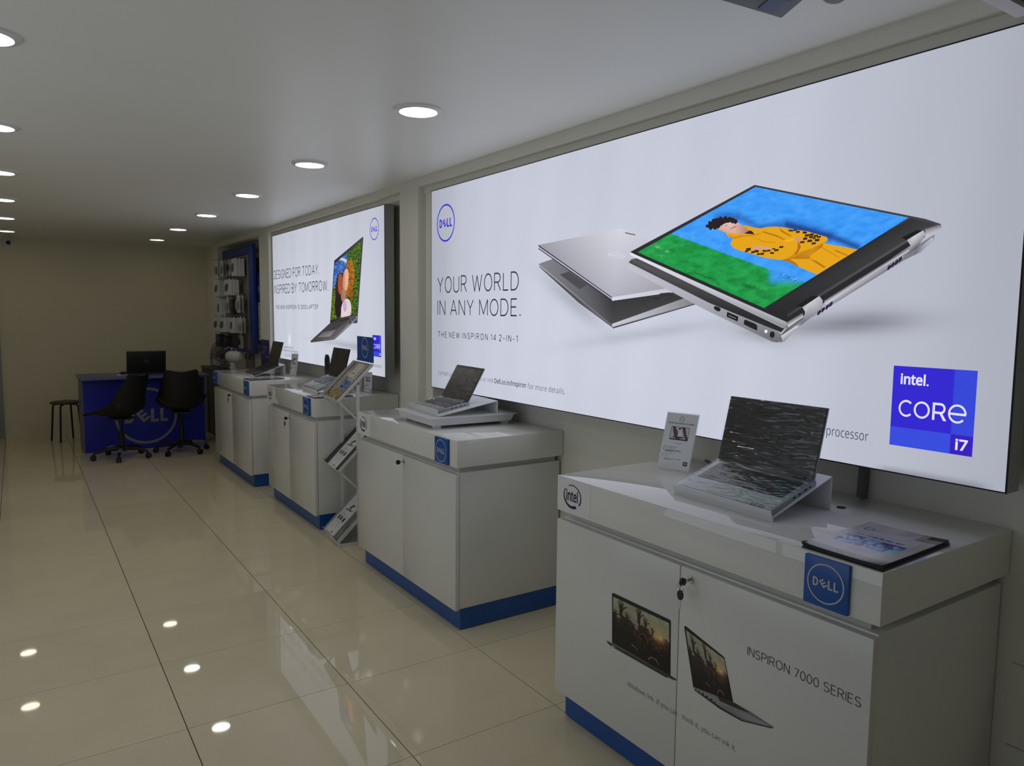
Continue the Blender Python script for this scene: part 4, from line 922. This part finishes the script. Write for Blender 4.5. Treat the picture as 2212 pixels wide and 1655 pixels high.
# ------------------------------------------------------------------ leaflet rack
def rack():
    T = thing('leaflet_rack', 'white metal three-tray leaflet rack between two cabinets', 'rack', (1.664, 4.426, 0), -.1)
    W_ = .40
    fb = MB().box(0, .33, 0, W_, 0, .006); fb.box(0, .006, 0, W_, .006, .022).box(.006, .33, 0, .006, .006, .022).box(.006, .33, W_-.006, W_, .006, .022)
    obj('base_plate', fb, M_wmetal, T, world=False)
    for y in (.004, W_-.022):
        obj('post', MB().box(.118, .138, y, y+.018, .0062, 1.048), M_wmetal, T, world=False, bevel=.001)
    trays = []
    for zl in (.018, .487, .935):
        L = .325; c = sin(pi/4)
        f = lambda l, y, h, zl=zl: Vector((l*c-h*c, y, zl+l*c+h*c))
        def bx(m, l0, l1, y0, y1, h0, h1): return m.add([f(l0,y0,h0),f(l1,y0,h0),f(l1,y1,h0),f(l0,y1,h0),f(l0,y0,h1),f(l1,y0,h1),f(l1,y1,h1),f(l0,y1,h1)],[(0,3,2,1),(4,5,6,7),(0,1,5,4),(1,2,6,5),(2,3,7,6),(3,0,4,7)])
        if zl > .4: y0, y1 = -.003, W_+.003
        else: y0, y1 = .024, W_-.024
        mb = bx(MB(), 0, L, y0, y1, 0, .002)
        mb2 = bx(mb, 0, L, y0, y0+.003, .002, .020); bx(mb, 0, L, y1-.003, y1, .002, .020); bx(mb, 0, .003, y0+.003, y1-.003, .002, .034); bx(mb, L-.003, L, y0+.003, y1-.003, .002, .014)
        trays.append(obj('tray', mb, M_wmetal, T, world=False))
        obj('dark_brochure_sheet', bx(MB(), .006, L-.006, y0+.006, y1-.006, .0021, .0026), M_darkshell, trays[-1], world=False)  # dark sheet standing for the dark brochures in the tray
        if zl > .4:
            for y in (0, W_-.014):
                obj('brace', MB().cbox((.002, y, zl-.004), (.126,0,-.126), (0,.014,0), (.009,0,.009)), M_wmetal, T, world=False)
    for zz in (1.050, .80, .605, .345, .135):
        for y in (-.0035, ):
            obj('bolt', MB().lathe([(0,0),(.005,0),(.004,.003),(0,.0035)], (.128, .004, zz) if zz < 1.05 else (.128, -.0031, zz), (0,-1,0), 10), M_blk, T, world=False)
    # blue card standing at the head of the top tray
    K_ = thing('emblem_card', 'dark blue card with a white ringed emblem at the head of the leaflet rack', 'card', tuple(RM[T.name] @ Vector((.236, .20, 1.178))), -.1)
    obj('card', MB().box(0, .003, -.175, .185, 0, .165), M_plqd, K_, world=False)
    obj('fold', MB().box(-.004, 0, -.175, .185, 0, .012), M_plqd, K_, world=False)
    mb = MB(); emblem(mb, frame_map((-.0008, .005, .093), (0,-.074,0), (0,0,.068)), C(200,202,208), w=.08); obj('card_emblem', mb, INK, K_, world=False, colors=True, recalc=False)
    # leaflets lying in the trays
    M0 = RM[T.name]; c = sin(pi/4)
    def leaf(name, lab, zl, y0, y1, l0, l1, h, colf, dy=0, th=.003, grp=None):
        f = lambda l, y, hh: M0 @ Vector((l*c-hh*c, y+dy*(l-l0), zl+l*c+hh*c))
        o = thing(name, lab, 'brochure', tuple(f((l0+l1)/2, (y0+y1)/2, h)), 0, grp)
        mb = MB(); mb.add([f(l0,y0,h),f(l1,y0,h),f(l1,y1,h),f(l0,y1,h),f(l0,y0,h+th),f(l1,y0,h+th),f(l1,y1,h+th),f(l0,y1,h+th)],[(0,3,2,1),(4,5,6,7),(0,1,5,4),(1,2,6,5),(2,3,7,6),(3,0,4,7)])
        obj('pages', mb, M_darkshell if colf is topcover else M_paper, o)
        mb = MB(); mb.grid(lambda a, b: f(l0+(l1-l0)*b, y1+(y0-y1)*a, h+th+.0003), 44, 70, colf); obj('cover', mb, GLOSSINK if colf is topcover else INK, o, colors=True, recalc=False)
    leaf('brochure', 'brown and white brochure with a blue picture in the top tray of the rack', .935, .035, .36, .006, .315, .003, topcover)
    leaf('leaflet', 'white leaflet with a small laptop picture in the middle tray of the rack', .487, .10, .29, .006, .30, .003, leafcover, dy=.05, grp='white leaflets in the lower rack trays')
    leaf('leaflet', 'white leaflet with a small laptop picture in the bottom tray of the rack', .018, .13, .33, .006, .32, .0225, leafcover, dy=-.02, grp='white leaflets in the lower rack trays')
    leaf('leaflet', 'dark leaflet at the near side of the bottom rack tray', .018, .035, .20, .006, .28, .003, darkcover, th=.019)
def topcover(a, b):
    n = fbm(a*6, b*7, 3); n2 = fbm(a*20, b*20, 1); c = mix(C(120,112,100), C(214,208,196), n*1.3-.15)
    if b < .26: c = mix(C(60,50,34), C(214,190,140), (n2-.3)*2)
    if .30 < b < .52 and .38 < a < .84: c = mix(C(30,60,140), C(120,180,240), (n2-.36)*3)
    if .28 < b < .60 and a < .3: c = C(170,166,158)
    if b > .6 and .25 < a < .7: c = C(222,220,214)
    if .70 < b < .73 and .32 < a < .6 and vn(a*60, 1) > .4: c = C(120,120,130)
    if a > .9: c = C(40,36,34)
    return c
def leafcover(a, b):
    c = C(226,226,226)
    if .55 < b < .76 and .2 < a < .85:
        if abs((b-.60)-(a-.2)*.05) < .012 or (.48 < a < .56+.2*(b-.6) and b > .6) or (abs(b-.70-.3*(a-.5)) < .02 and .4 < a < .8): c = C(30,30,32)
    if .34 < b < .44 and (.14 < a < .28 or .38 < a < .54 or .64 < a < .82): c = C(50,50,54)
    for r0 in (.50, .47, .28, .22, .16):
        if abs(b-r0) < .008 and .2 < a < .8 and vn(a*40, r0*30) > .45: c = C(150,150,154)
    if .04 < b < .07 and .6 < a < .75: c = C(40,40,44)
    if .86 < b < .865: c = C(120,120,120)
    return c
def darkcover(a, b): return mix(C(60,60,64), C(150,150,150), fbm(a*8, b*10, 2)*1.3-.2)
M_plqd = mat('deep_blue_card', C(24,78,160), 0.45)
rack()

# ------------------------------------------------------------------ reception desk and what is on it
T = thing('reception_desk', 'royal blue counter desk with a big ringed emblem on its front', 'desk', (1.15, 9.0, 0))
DX0, DX1, DY0, DY1, DZ = .54, 1.752, 8.83, 9.36, .80
obj('front_panel', MB().box(DX0+.012, DX1-.012, DY0, DY0+.018, 0.0, DZ-.024), M_desk, T)
obj('side_panel', MB().box(DX0, DX0+.018, DY0+.0185, DY1, 0, DZ-.024), mat('grey_side_laminate', C(96,104,130), .4), T)
obj('side_panel', MB().box(DX1-.018, DX1, DY0+.0185, DY1, 0, DZ-.024), M_alu, T)
obj('edge_strip', MB().box(DX0, DX0+.0115, DY0-.001, DY0+.018, 0, DZ-.024), mat('grey_side_laminate', C(96,104,130), .4), T)
obj('desktop', MB().box(DX0-.02, DX1+.02, DY0-.15, DY1, DZ-.024, DZ), M_desktop, T, bevel=.002)
mb = MB(); emblem(mb, frame_map((1.142, DY0-.0008, .362), (.309,0,0), (0,0,.309)), C(150,152,156), w=.09, heavy=1.1); obj('desk_emblem', mb, INK, T, colors=True, recalc=False)
# laptop seen from behind
T = thing('laptop', 'black laptop seen from behind on the blue desk', 'laptop', (1.185, 9.05, DZ), 0, None)
obj('base', MB().box(-.19, .19, .012, .25, .0005, .02), M_darkshell, T, world=False, bevel=.003)
mb = MB(); 
ld = obj('lid', MB().cbox((-.197,0.0,.016), (.394,0,0), (0,-.05,.245), (0,.006,.0012)), M_blk, T, world=False, bevel=.004)
obj('lid_rim', MB().cbox((-.197,-.0535,.2535), (.394,0,0), (0,.0075,.001), (0,-.0004,.004)), M_alu, ld, world=False)
obj('screen', MB().cbox((-.18,0.0075,.026), (.36,0,0), (0,-.046,.225), (0,.0006,.0002)), M_disp, T, world=False)
mb = MB(); emblem(mb, frame_map((0,-.030,.143), (.021,0,0), (0,-.0042,.0206)), C(120,120,124), w=.1, heavy=1.1); obj('lid_emblem', mb, INK, ld, world=False, colors=True, recalc=False)
def ball(cx, cy, cz, rx, ry, rz_, n=12):
    mb = MB(); mb.smooth = True; mb.grid(lambda a, b: Vector((cx+rx*cos(2*pi*a)*sin(pi*b), cy+ry*sin(2*pi*a)*sin(pi*b), cz-rz_*cos(pi*b))), 2*n, n); return mb
sole('paper_sheet', MB().box(.895, 1.02, 8.98, 9.12, DZ+.0004, DZ+.0016), M_paper, 'white paper sheet on the blue desk under the black mouse', 'paper')
T = thing('computer_mouse', 'black computer mouse on the blue desk beside the laptop', 'mouse', (.955, 9.07, DZ+.0018))
obj('shell', ball(0, 0, .016, .034, .05, .0158), M_blk, T, world=False); obj('scroll_wheel', MB().lathe([(0,-.004),(.006,-.004),(.006,.004),(0,.004)], (0,-.028,.027), (1,0,0), 12), M_darkshell, T, world=False)
sole('paper_slip', MB().box(1.04, 1.12, 8.80, 8.86, DZ+.0004, DZ+.0016), M_paper, 'small white paper slip at the front edge of the blue desk', 'paper')

# ------------------------------------------------------------------ swivel chairs
def chair(label, x, y, yaw, base_rot, zs=.445, lift=1.0):
    """shell chair; local +y is the way the sitter faces"""
    T = thing('swivel_chair', label, 'chair', (x, y, 0), yaw, 'black swivel chairs in front of the desk')
    prof = [(.300, zs+.005, .17, .0), (.265, zs+.022, .20, .012), (.16, zs+.010, .235, .045), (.03, zs-.008, .25, .10), (-.08, zs, .255, .14), (-.155, zs+.04, .255, .17), (-.195, zs+.12, .245, .165), (-.220, zs+.22, .225, .12), (-.240, zs+.32, .195, .075), (-.258, zs+.400, .172, .05), (-.268, zs+.432, .155, .04)]
    def P_(t):
        k = t*(len(prof)-1); i = min(int(k), len(prof)-2); u = k-i; a, b = prof[i], prof[i+1]; return [a[j]*(1-u)+b[j]*u for j in range(4)]
    def sh(a, b, off=0.0):
        y_, z_, w, cu = P_(b); s_ = 2*a-1; back = sm((b-.42)/.25)
        e = abs(s_)**2.6
        dip = .012*cos(s_*pi)*(1 if b > .93 else 0)
        return Vector((s_*w*(1-.04*e), y_+cu*e*back*.9+off*back, z_+cu*e*(1-back)*1.0-dip+off*(1-back)))
    mb = MB(); mb.smooth = True; mb.grid(lambda a, b: sh(a, b), 20, 40)
    o = obj('shell', mb, M_chair, T, world=False, recalc=False); m = o.modifiers.new('thickness', 'SOLIDIFY'); m.thickness = .007; m.offset = -1
    mb = MB(); mb.smooth = True; mb.grid(lambda a, b: sh(.1+.8*a, .04+.44*b, .004)+Vector((0,0,.028*(1-abs(2*a-1)**4)*(1-abs(2*b-1)**4))), 14, 14); obj('seat_pad', mb, M_chair, T, world=False, recalc=False)
    obj('seat_plate', MB().box(-.09, .09, -.09, .09, zs-.03, zs-.012), M_castor, T, world=False)
    obj('lever', MB().tube([(.02, .0, zs-.028), (.15, .02, zs-.03), (.19, .03, zs-.036)], .005, 8), M_castor, T, world=False)
    obj('gas_lift', MB().lathe([(0,.10),(.028,.10),(.028,.27),(.016,.27),(.016,zs-.03),(0,zs-.03)], n=18), M_castor, T, world=False)
    obj('hub', MB().lathe([(0,.075),(.04,.075),(.045,.10),(.04,.125),(.028,.13),(0,.13)], n=18), M_castor, T, world=False)
    for k in range(5):
        a = base_rot-yaw+2*pi*k/5; d = Vector((cos(a), sin(a), 0)); p = Vector((-sin(a), cos(a), 0))
        obj('leg', MB().tube([d*.035+Vector((0,0,.105)), d*.15+Vector((0,0,.098)), d*.255+Vector((0,0,.072))], [.021,.017,.013], 8), M_castor, T, world=False)
        cst = obj('castor', MB().tube([d*.255+Vector((0,0,.072)), d*.258+Vector((0,0,.052))], .007, 8).cbox(d*.238-p*.016+Vector((0,0,.034)), d*.040, p*.032, (0,0,.018)), M_castor, T, world=False)
        for sgn in (-1, 1):
            cc = d*.262+p*(.013*sgn)+Vector((0,0,.0262)); obj('wheel', MB().lathe([(0,-.008),(.020,-.008),(.026,-.004),(.026,.004),(.020,.008),(0,.008)], cc, p, 18), M_castor, cst, world=False)
        if k in ((1, 4) if x < 1.2 else (2, 3)):
            r = random.Random(k); mb = MB(); mb.smooth = True
            mb.grid(lambda u, v: d*(.10+.14*v)+Vector((0,0,.094-.05*v*v*.4))+(p*cos(2*pi*u)+Vector((0,0,sin(2*pi*u))))*(.026+.008*(vn(u*7, v*9+k)-.5)), 16, 12)
            obj('plastic_wrap', mb, M_wrap, T, world=False, recalc=False)
    return T
chair('black shell swivel chair facing left, nearer the stool', .845, 8.375, radians(44), math.atan2(8.349-8.375, .571-.845), zs=.432)
chair('black shell swivel chair with its back to the room, nearer the fan', 1.42, 8.41, radians(-6), math.atan2(8.165-8.41, 1.207-1.42), zs=.455)

# stool
T = thing('stool', 'low round stool with thin dark metal legs beside the blue desk', 'stool', (.435, 9.83, 0))
obj('seat', MB().lathe([(0,.432),(.15,.432),(.158,.44),(.155,.452),(.14,.458),(0,.46)], n=36), mat('brown_stool_seat', C(70,48,38), .45), T, world=False)
for k in range(4):
    a = pi/4+pi/2*k+.35; obj('leg', MB().tube([(.05*cos(a), .05*sin(a), .425), (.115*cos(a), .115*sin(a), .422), (.135*cos(a), .135*sin(a), .40), (.165*cos(a), .165*sin(a), .0005)], .0105, 10), M_castor, T, world=False)

# dark cabinet between desk and wall
T = thing('low_cabinet', 'dark low cabinet against the wall between the desk and the fan', 'cabinet', (2.1, 9.35, 0))
obj('body', MB().box(1.945, XW-.17-.002, 8.70, 9.95, .02, .79), M_navy, T); obj('top', MB().box(1.93, XW-.17-.001, 8.68, 9.97, .7905, .815), M_blk, T, bevel=.002)
for k in range(4): obj('foot', MB().box(1.95+.1*(k % 2), 1.99+.1*(k % 2), 8.74+1.1*(k//2), 8.78+1.1*(k//2), 0, .0198), M_blk, T)
obj('door', MB().box(1.936, 1.9445, 8.71, 9.32, .03, .78), M_navy, T); obj('door', MB().box(1.936, 1.9445, 9.33, 9.94, .03, .78), M_navy, T)
sole('cable_duct', MB().box(1.918, 1.930, 9.62, 9.64, .0005, .72).box(1.918, 1.930, 9.64, 9.68, .40, .43), M_alu, 'thin grey cable duct standing against the dark low cabinet', 'cable duct')

# ------------------------------------------------------------------ pedestal fan
def fan():
    T = thing('pedestal_fan', 'white pedestal fan with a black wire grille behind the farthest cabinet', 'fan', (1.925, 8.20, 0))
    M_f = mat('fan_ivory_plastic', C(190,190,184), .4); M_w = mat('grille_wire', C(24,24,40), .4); M_b = mat('fan_blade', C(54,52,58), .35, alpha=.55)
    obj('foot', MB().lathe([(0,0),(.19,0),(.19,.012),(.17,.03),(.05,.045),(0,.045)], n=32), M_f, T, world=False)
    obj('pole', MB().lathe([(.0,.045),(.014,.045),(.014,.80),(0,.80)], n=14), M_f, T, world=False)
    obj('neck', MB().tube([(0,0,.79),(0,0,.86),(-.01,.0,.93),(-.02,0,.965)], [.022,.024,.03,.034], 14), M_f, T, world=False)
    obj('tilt_knob', MB().lathe([(0,0),(.022,0),(.02,.018),(0,.02)], (-.03,-.022,.905), (0,-1,0), 16), M_f, T, world=False)
    ax = Vector((-.62, .78, 0)).normalized(); c0 = Vector((-.02, 0, 1.022))
    mb = MB().lathe([(0,-.115),(.03,-.112),(.052,-.09),(.060,-.05),(.060,.02),(.050,.05),(.02,.055),(0,.055)], c0, ax, 24); obj('motor_housing', mb, M_f, T, world=False)
    obj('oscillation_knob', MB().tube([c0+Vector((0,0,.055)), c0+Vector((0,0,.085))], .004, 8).tube([c0+Vector((0,0,.083)), c0+Vector((0,0,.092))], .008, 8), M_f, T, world=False)
    cc = c0+ax*.11; u = Vector((ax.y, -ax.x, 0)); w = Vector((0,0,1)); R = .195
    def pt(r, a, h): return cc+(u*cos(a)+w*sin(a))*r+ax*h
    for sg, nm in ((-1, 'rear_grille'), (1, 'front_grille')):
        mb = MB()
        for k in range(56):
            a = 2*pi*k/56; mb.tube([pt(.05, a, sg*.055), pt(.12, a, sg*.052), pt(.175, a, sg*.035), pt(R, a, sg*.004)], .0011, 4, cap=False)
        for r, h in ((.05,.055),(.12,.053)): mb.tube([pt(r, 2*pi*k/40, sg*h) for k in range(41)], .0018, 5, cap=False)
        g = obj(nm, mb, M_w, T, world=False); g['kind'] = 'stuff'
    obj('grille_rim', MB().tube([pt(R, 2*pi*k/60, 0) for k in range(61)], .005, 8, cap=False), mat('grille_rim_blue', C(50,44,110), .4), T, world=False)
    obj('front_badge', MB().lathe([(0,.056),(.05,.056),(.05,.060),(0,.062)], cc, ax, 24), M_f, T, world=False)
    obj('blade_hub', MB().lathe([(0,-.02),(.03,-.02),(.03,.02),(0,.03)], cc, ax, 20), M_b, T, world=False)
    for k in range(3):
        a0 = 2*pi*k/3+.5; mb = MB(); mb.smooth = True
        mb.grid(lambda a, b: pt(.028+.145*b, a0+(a-.5)*(.5+1.15*sin(pi*min(1, b*.72+.1))), (a-.5)*.045*(1-.3*b)), 12, 12); obj('blade', mb, M_b, T, world=False, recalc=False)
    mb = MB().tube([c0+u*.05+w*.02-ax*.02, c0+u*.06+w*.08+ax*.0, c0-u*.02+w*.10+ax*.03, c0-u*.05+w*.08+ax*.05], .003, 6); obj('carry_handle', mb, M_f, T, world=False)
fan()

# ------------------------------------------------------------------ pegboard with hanging accessories
PG = thing('pegboard_display', 'grey pegboard in a blue frame hung with small accessory packs', 'display board', (2.2, 8.92, 1.05))
XG = 2.15; M_fr = mat('deep_blue_frame', C(20,52,140), .45); M_hook = mat('black_hook', C(20,20,22), .4)
obj('board', MB().box(2.165, 2.184, 8.25, 9.60, 1.06, 2.20), M_peg, PG)
for yy in (8.35, 9.5):
    for zz in (1.1, 2.1): obj('bracket', MB().box(2.1845, XW-.0005, yy, yy+.04, zz, zz+.05), M_alu, PG)
obj('frame_bar', MB().box(XG, 2.184, 8.22, 8.405, 1.044, 2.235), M_fr, PG, bevel=.002)
obj('frame_bar', MB().box(XG, 2.184, 8.4055, 9.62, 2.135, 2.235), M_fr, PG, bevel=.002)
obj('frame_bar', MB().box(XG, 2.184, 8.4055, 9.62, 1.044, 1.085), M_fr, PG, bevel=.002)
M_white = mat('white_pack_card', C(215,216,214), .5); M_blister = mat('clear_blister', C(225,228,230), .1, alpha=.4, spec=.8); M_gadget = mat('dark_gadget', C(30,30,34), .35)
M_greyg = mat('grey_gadget_print', C(84,84,86), .6); M_brown = mat('dark_brown_box', C(48,28,22), .5)
rows = ['top', 'second', 'third', 'fourth', 'bottom']; cols = ['farthest', 'second', 'third', 'nearest']
def hook(y, z, l, lab):
    sole('peg_hook', MB().tube([(2.164, y, z), (2.165-l*.6, y, z+.002), (2.165-l, y, z+.012)], .0022, 6), M_hook, lab, 'hook', 'peg hooks of the pegboard')
def pack(kind, label, y, zt, w, h, x1, th, grp):
    """pack hanging from z=zt; its face at x1, thickness th going back to the board"""
    T = thing({'box': 'accessory_box', 'blister': 'blister_pack', 'pouch': 'accessory_pouch', 'dark': 'dark_box'}[kind], label, 'pack', (x1+th/2, y, zt-h), 0, grp)
    m = {'box': M_white, 'blister': M_white, 'pouch': M_blister, 'dark': M_brown}[kind]
    t2 = th if kind in ('box', 'dark') else .003
    obj('carton' if kind != 'pouch' else 'bag', MB().box(x1+(th-t2 if kind != 'box' else 0), x1+th, y-w/2, y+w/2, zt-h, zt), m, T)
    obj('hang_tab', MB().box(x1+th-.002, x1+th-.0005, y-.02, y+.02, zt, zt+.022), m, T)
    if kind == 'blister':
        obj('blister', ball(x1+th*.5-.002, y, zt-h*.55, th*.44, w*.40, h*.36, 8), M_blister, T); obj('gadget', ball(x1+th*.5-.002, y, zt-h*.55, th*.34, w*.27, h*.26, 8), M_gadget, T)
    elif kind == 'box':
        obj('printed_picture', MB().prism([(x1-.0006, y+w*.38, zt-h*.72), (x1-.0006, y+w*.42, zt-h*.45), (x1-.0006, y+w*.1, zt-h*.25), (x1-.0006, y-w*.35, zt-h*.28), (x1-.0006, y-w*.30, zt-h*.62), (x1-.0006, y, zt-h*.78)], (.0005,0,0)), M_greyg, T)
    elif kind == 'pouch': obj('gadget', ball(x1+th*.5, y+w*.2, zt-h*.5, th*.4, w*.16, h*.25, 8), M_gadget, T)
    else: obj('label', MB().box(x1-.0006, x1-.0001, y-w*.3, y+w*.3, zt-h*.5, zt-h*.2), M_greyg, T)
    return T
layout = [  # row, kind, y, z of the hook, width, height, number in the stack, face x of the front one
 (0,'blister',9.36,2.085,.15,.175,3,1.99), (0,'blister',9.10,2.085,.16,.175,3,1.99), (0,'pouch',8.86,2.085,.13,.17,2,2.02), (0,'box',8.60,2.085,.14,.19,3,2.03),
 (1,'box',9.26,1.86,.20,.175,3,1.99), (1,'box',8.78,1.86,.22,.175,3,2.0),
 (2,'box',9.22,1.645,.12,.20,2,2.0), (2,'blister',8.98,1.665,.12,.18,2,2.02), (2,'dark',8.78,1.64,.10,.17,1,2.05), (2,'blister',8.57,1.68,.14,.19,2,2.04),
 (3,'box',9.32,1.43,.24,.165,2,1.985), (3,'box',9.02,1.43,.24,.165,3,1.99), (3,'box',8.74,1.43,.13,.17,3,2.03), (3,'blister',8.54,1.43,.13,.17,2,2.05),
 (4,'dark',9.30,1.23,.20,.15,1,2.0), (4,'dark',9.05,1.22,.14,.14,1,2.03), (4,'pouch',8.66,1.235,.20,.15,1,2.08)]
word = {'blister': 'dark gadget blister', 'box': 'white picture box', 'pouch': 'clear pouch', 'dark': 'dark brown box'}
cnt = {}
for (r, kind, y, z, w, h, n, x1) in layout:
    ci = cnt.get(r, 0); cnt[r] = ci+1
    nc_ = sum(1 for q_ in layout if q_[0] == r); pos = ['farthest', 'second', 'third', 'nearest'][ci] if nc_ == 4 else ['farther', 'nearer'][ci] if nc_ == 2 else ['farthest', 'middle', 'nearest'][ci]
    hook(y, z+.014, .19 if x1 < 2.02 else .14, f'black wire peg hook, {pos} in the {rows[r]} pegboard row')
    th = .034 if kind != 'dark' else .06
    for k in range(n):
        x = x1+k*(th+.003)
        if x+th > 2.16: break
        lab = f'{word[kind]} on the {pos} hook of the {rows[r]} pegboard row' + (('', ', in front') if n > 1 else ('', ''))[k == 0]+((', second behind', ', last behind')[k-1] if k else '')
        pack(kind, lab, y, z, w, h, x, th, 'accessory packs on the pegboard')

# small signs by the pegboard
T = thing('wall_sign', 'blue vertical sign with a white word beside the pegboard', 'sign', (2.2, 8.25, 1.6))
obj('panel', MB().box(2.2, 2.206, 8.10, 8.385, 1.602, 1.91).box(2.206, XW-.0005, 8.12, 8.15, 1.7, 1.8), mat('blue_sign_panel', C(40,66,150), .45), T)
mb = MB(); text(mb, 'intel', lambda a, b: Vector((2.1992, 8.34-.21*a, 1.715+.08*b)), C(150,160,190), .01); obj('sign_word', mb, INK, T, colors=True, recalc=False)
T = thing('notice_sheet', 'white printed notice under the blue sign beside the pegboard', 'notice', (2.2, 8.22, 1.18))
nsh = obj('sheet', MB().box(2.2, 2.204, 8.085, 8.33, 1.19, 1.599).box(2.204, XW-.0005, 8.12, 8.15, 1.3, 1.4), M_paper, T)
mb = MB()
mb.grid(lambda a, b: Vector((2.1994, 8.325-.235*a, 1.195+.40*b)), 30, 60, lambda a, b: mix(C(205,205,205), C(120,120,124), 1.0*(vn(b*60, 2) > .55 and vn(a*26, b*60) > .35 and .1 < a < .9))); obj('notice_print', mb, INK, nsh, colors=True, recalc=False)
T = thing('poster', 'navy blue poster with pale lines of text on the pier', 'poster', (2.105, 7.66, .96))
ps = obj('sheet', MB().box(XB-.005, XB-.0005, 7.52, 7.81, .95, 1.217), mat('navy_poster', C(24,26,96), .35), T)
mb = MB()
for k, (zz, a, b) in enumerate(((1.145,.15,.85),(1.13,.25,.75),(1.105,.25,.7),(1.09,.1,.5),(1.075,.1,.4))): mb.poly([(XB-.0056, 7.80-.27*a, zz), (XB-.0056, 7.80-.27*b, zz), (XB-.0056, 7.80-.27*b, zz+.005), (XB-.0056, 7.80-.27*a, zz+.005)], C(130,140,200))
mb.poly([(XB-.0056, 7.62, 1.04), (XB-.0056, 7.54, 1.04), (XB-.0056, 7.54, 1.055), (XB-.0056, 7.62, 1.055)], C(200,60,110))
emblem(mb, frame_map((XB-.0056, 7.785, 1.185), (0,-.012,0), (0,0,.012)), C(160,170,220), letters=False); obj('poster_print', mb, INK, ps, colors=True, recalc=False)
T = thing('switch_box', 'pale grey switch box on the wall below the pegboard', 'switch box', (2.26, 8.83, .84))
obj('box', MB().box(2.235, XW-.0005, 8.72, 8.96, .84, 1.01), mat('grey_box_plastic', C(130,132,132), .5), T, bevel=.003); obj('dark_flap', MB().box(2.228, 2.2348, 8.73, 8.80, .95, 1.0), M_blk, T); obj('dark_flap', MB().box(2.228, 2.2348, 8.92, 8.95, .95, 1.0), M_blk, T)
T = thing('security_camera', 'white dome security camera in the far upper corner', 'camera', (-.03, 10.386, 2.30))
obj('mount', MB().lathe([(0,0),(.055,0),(.055,.02),(0,.022)], (-.03, YB-.0005, 2.272), (0,-1,0), 24), M_wplastic, T); obj('eyeball', ball(-.03, YB-.035, 2.268, .04, .036, .04, 10), M_wplastic, T); obj('lens', MB().lathe([(0,0),(.022,0),(.024,.006),(0,.008)], (-.03, YB-.066, 2.262), (0,-1,0), 16), M_blk, T)

# ------------------------------------------------------------------ things hanging near the entrance
T = thing('ceiling_unit', 'dark grey ceiling-hung unit with a black inset corner, above the big sign', 'ceiling unit', (1.3, 1.05, ZC))
pl = [(1.0,1.185),(1.33,1.166),(1.53,1.151),(1.40,.905),(1.0,.915)]
obj('housing', MB().prism([(a, b, 2.20) for a, b in pl], (0,0,ZC-2.20-.0005)), mat('dark_grey_housing', C(90,90,88), .5), T, bevel=.004)
obj('inset', MB().prism([(1.435,1.145,2.1985),(1.485,1.142,2.1985),(1.455,1.075,2.1985),(1.405,1.08,2.1985)], (0,0,.0012)), mat('dark_violet_inset', C(50,46,66), .3), T)
T = thing('round_hanging_sign', 'round white hanging sign with a blue centre near the ceiling', 'sign', (1.66, 1.11, 2.25))
dd = Vector((-.55, -.83, 0)).normalized(); cc = Vector((1.66, 1.105, 2.287))
obj('disc', MB().lathe([(0,0),(.040,0),(.040,.004),(0,.004)], cc, dd, 40), M_wplastic, T)
obj('blue_centre', MB().lathe([(0,0),(.028,0),(.028,.0008),(0,.0008)], cc+dd*.0042, dd, 32), mat('bright_blue', C(50,110,210), .4), T)
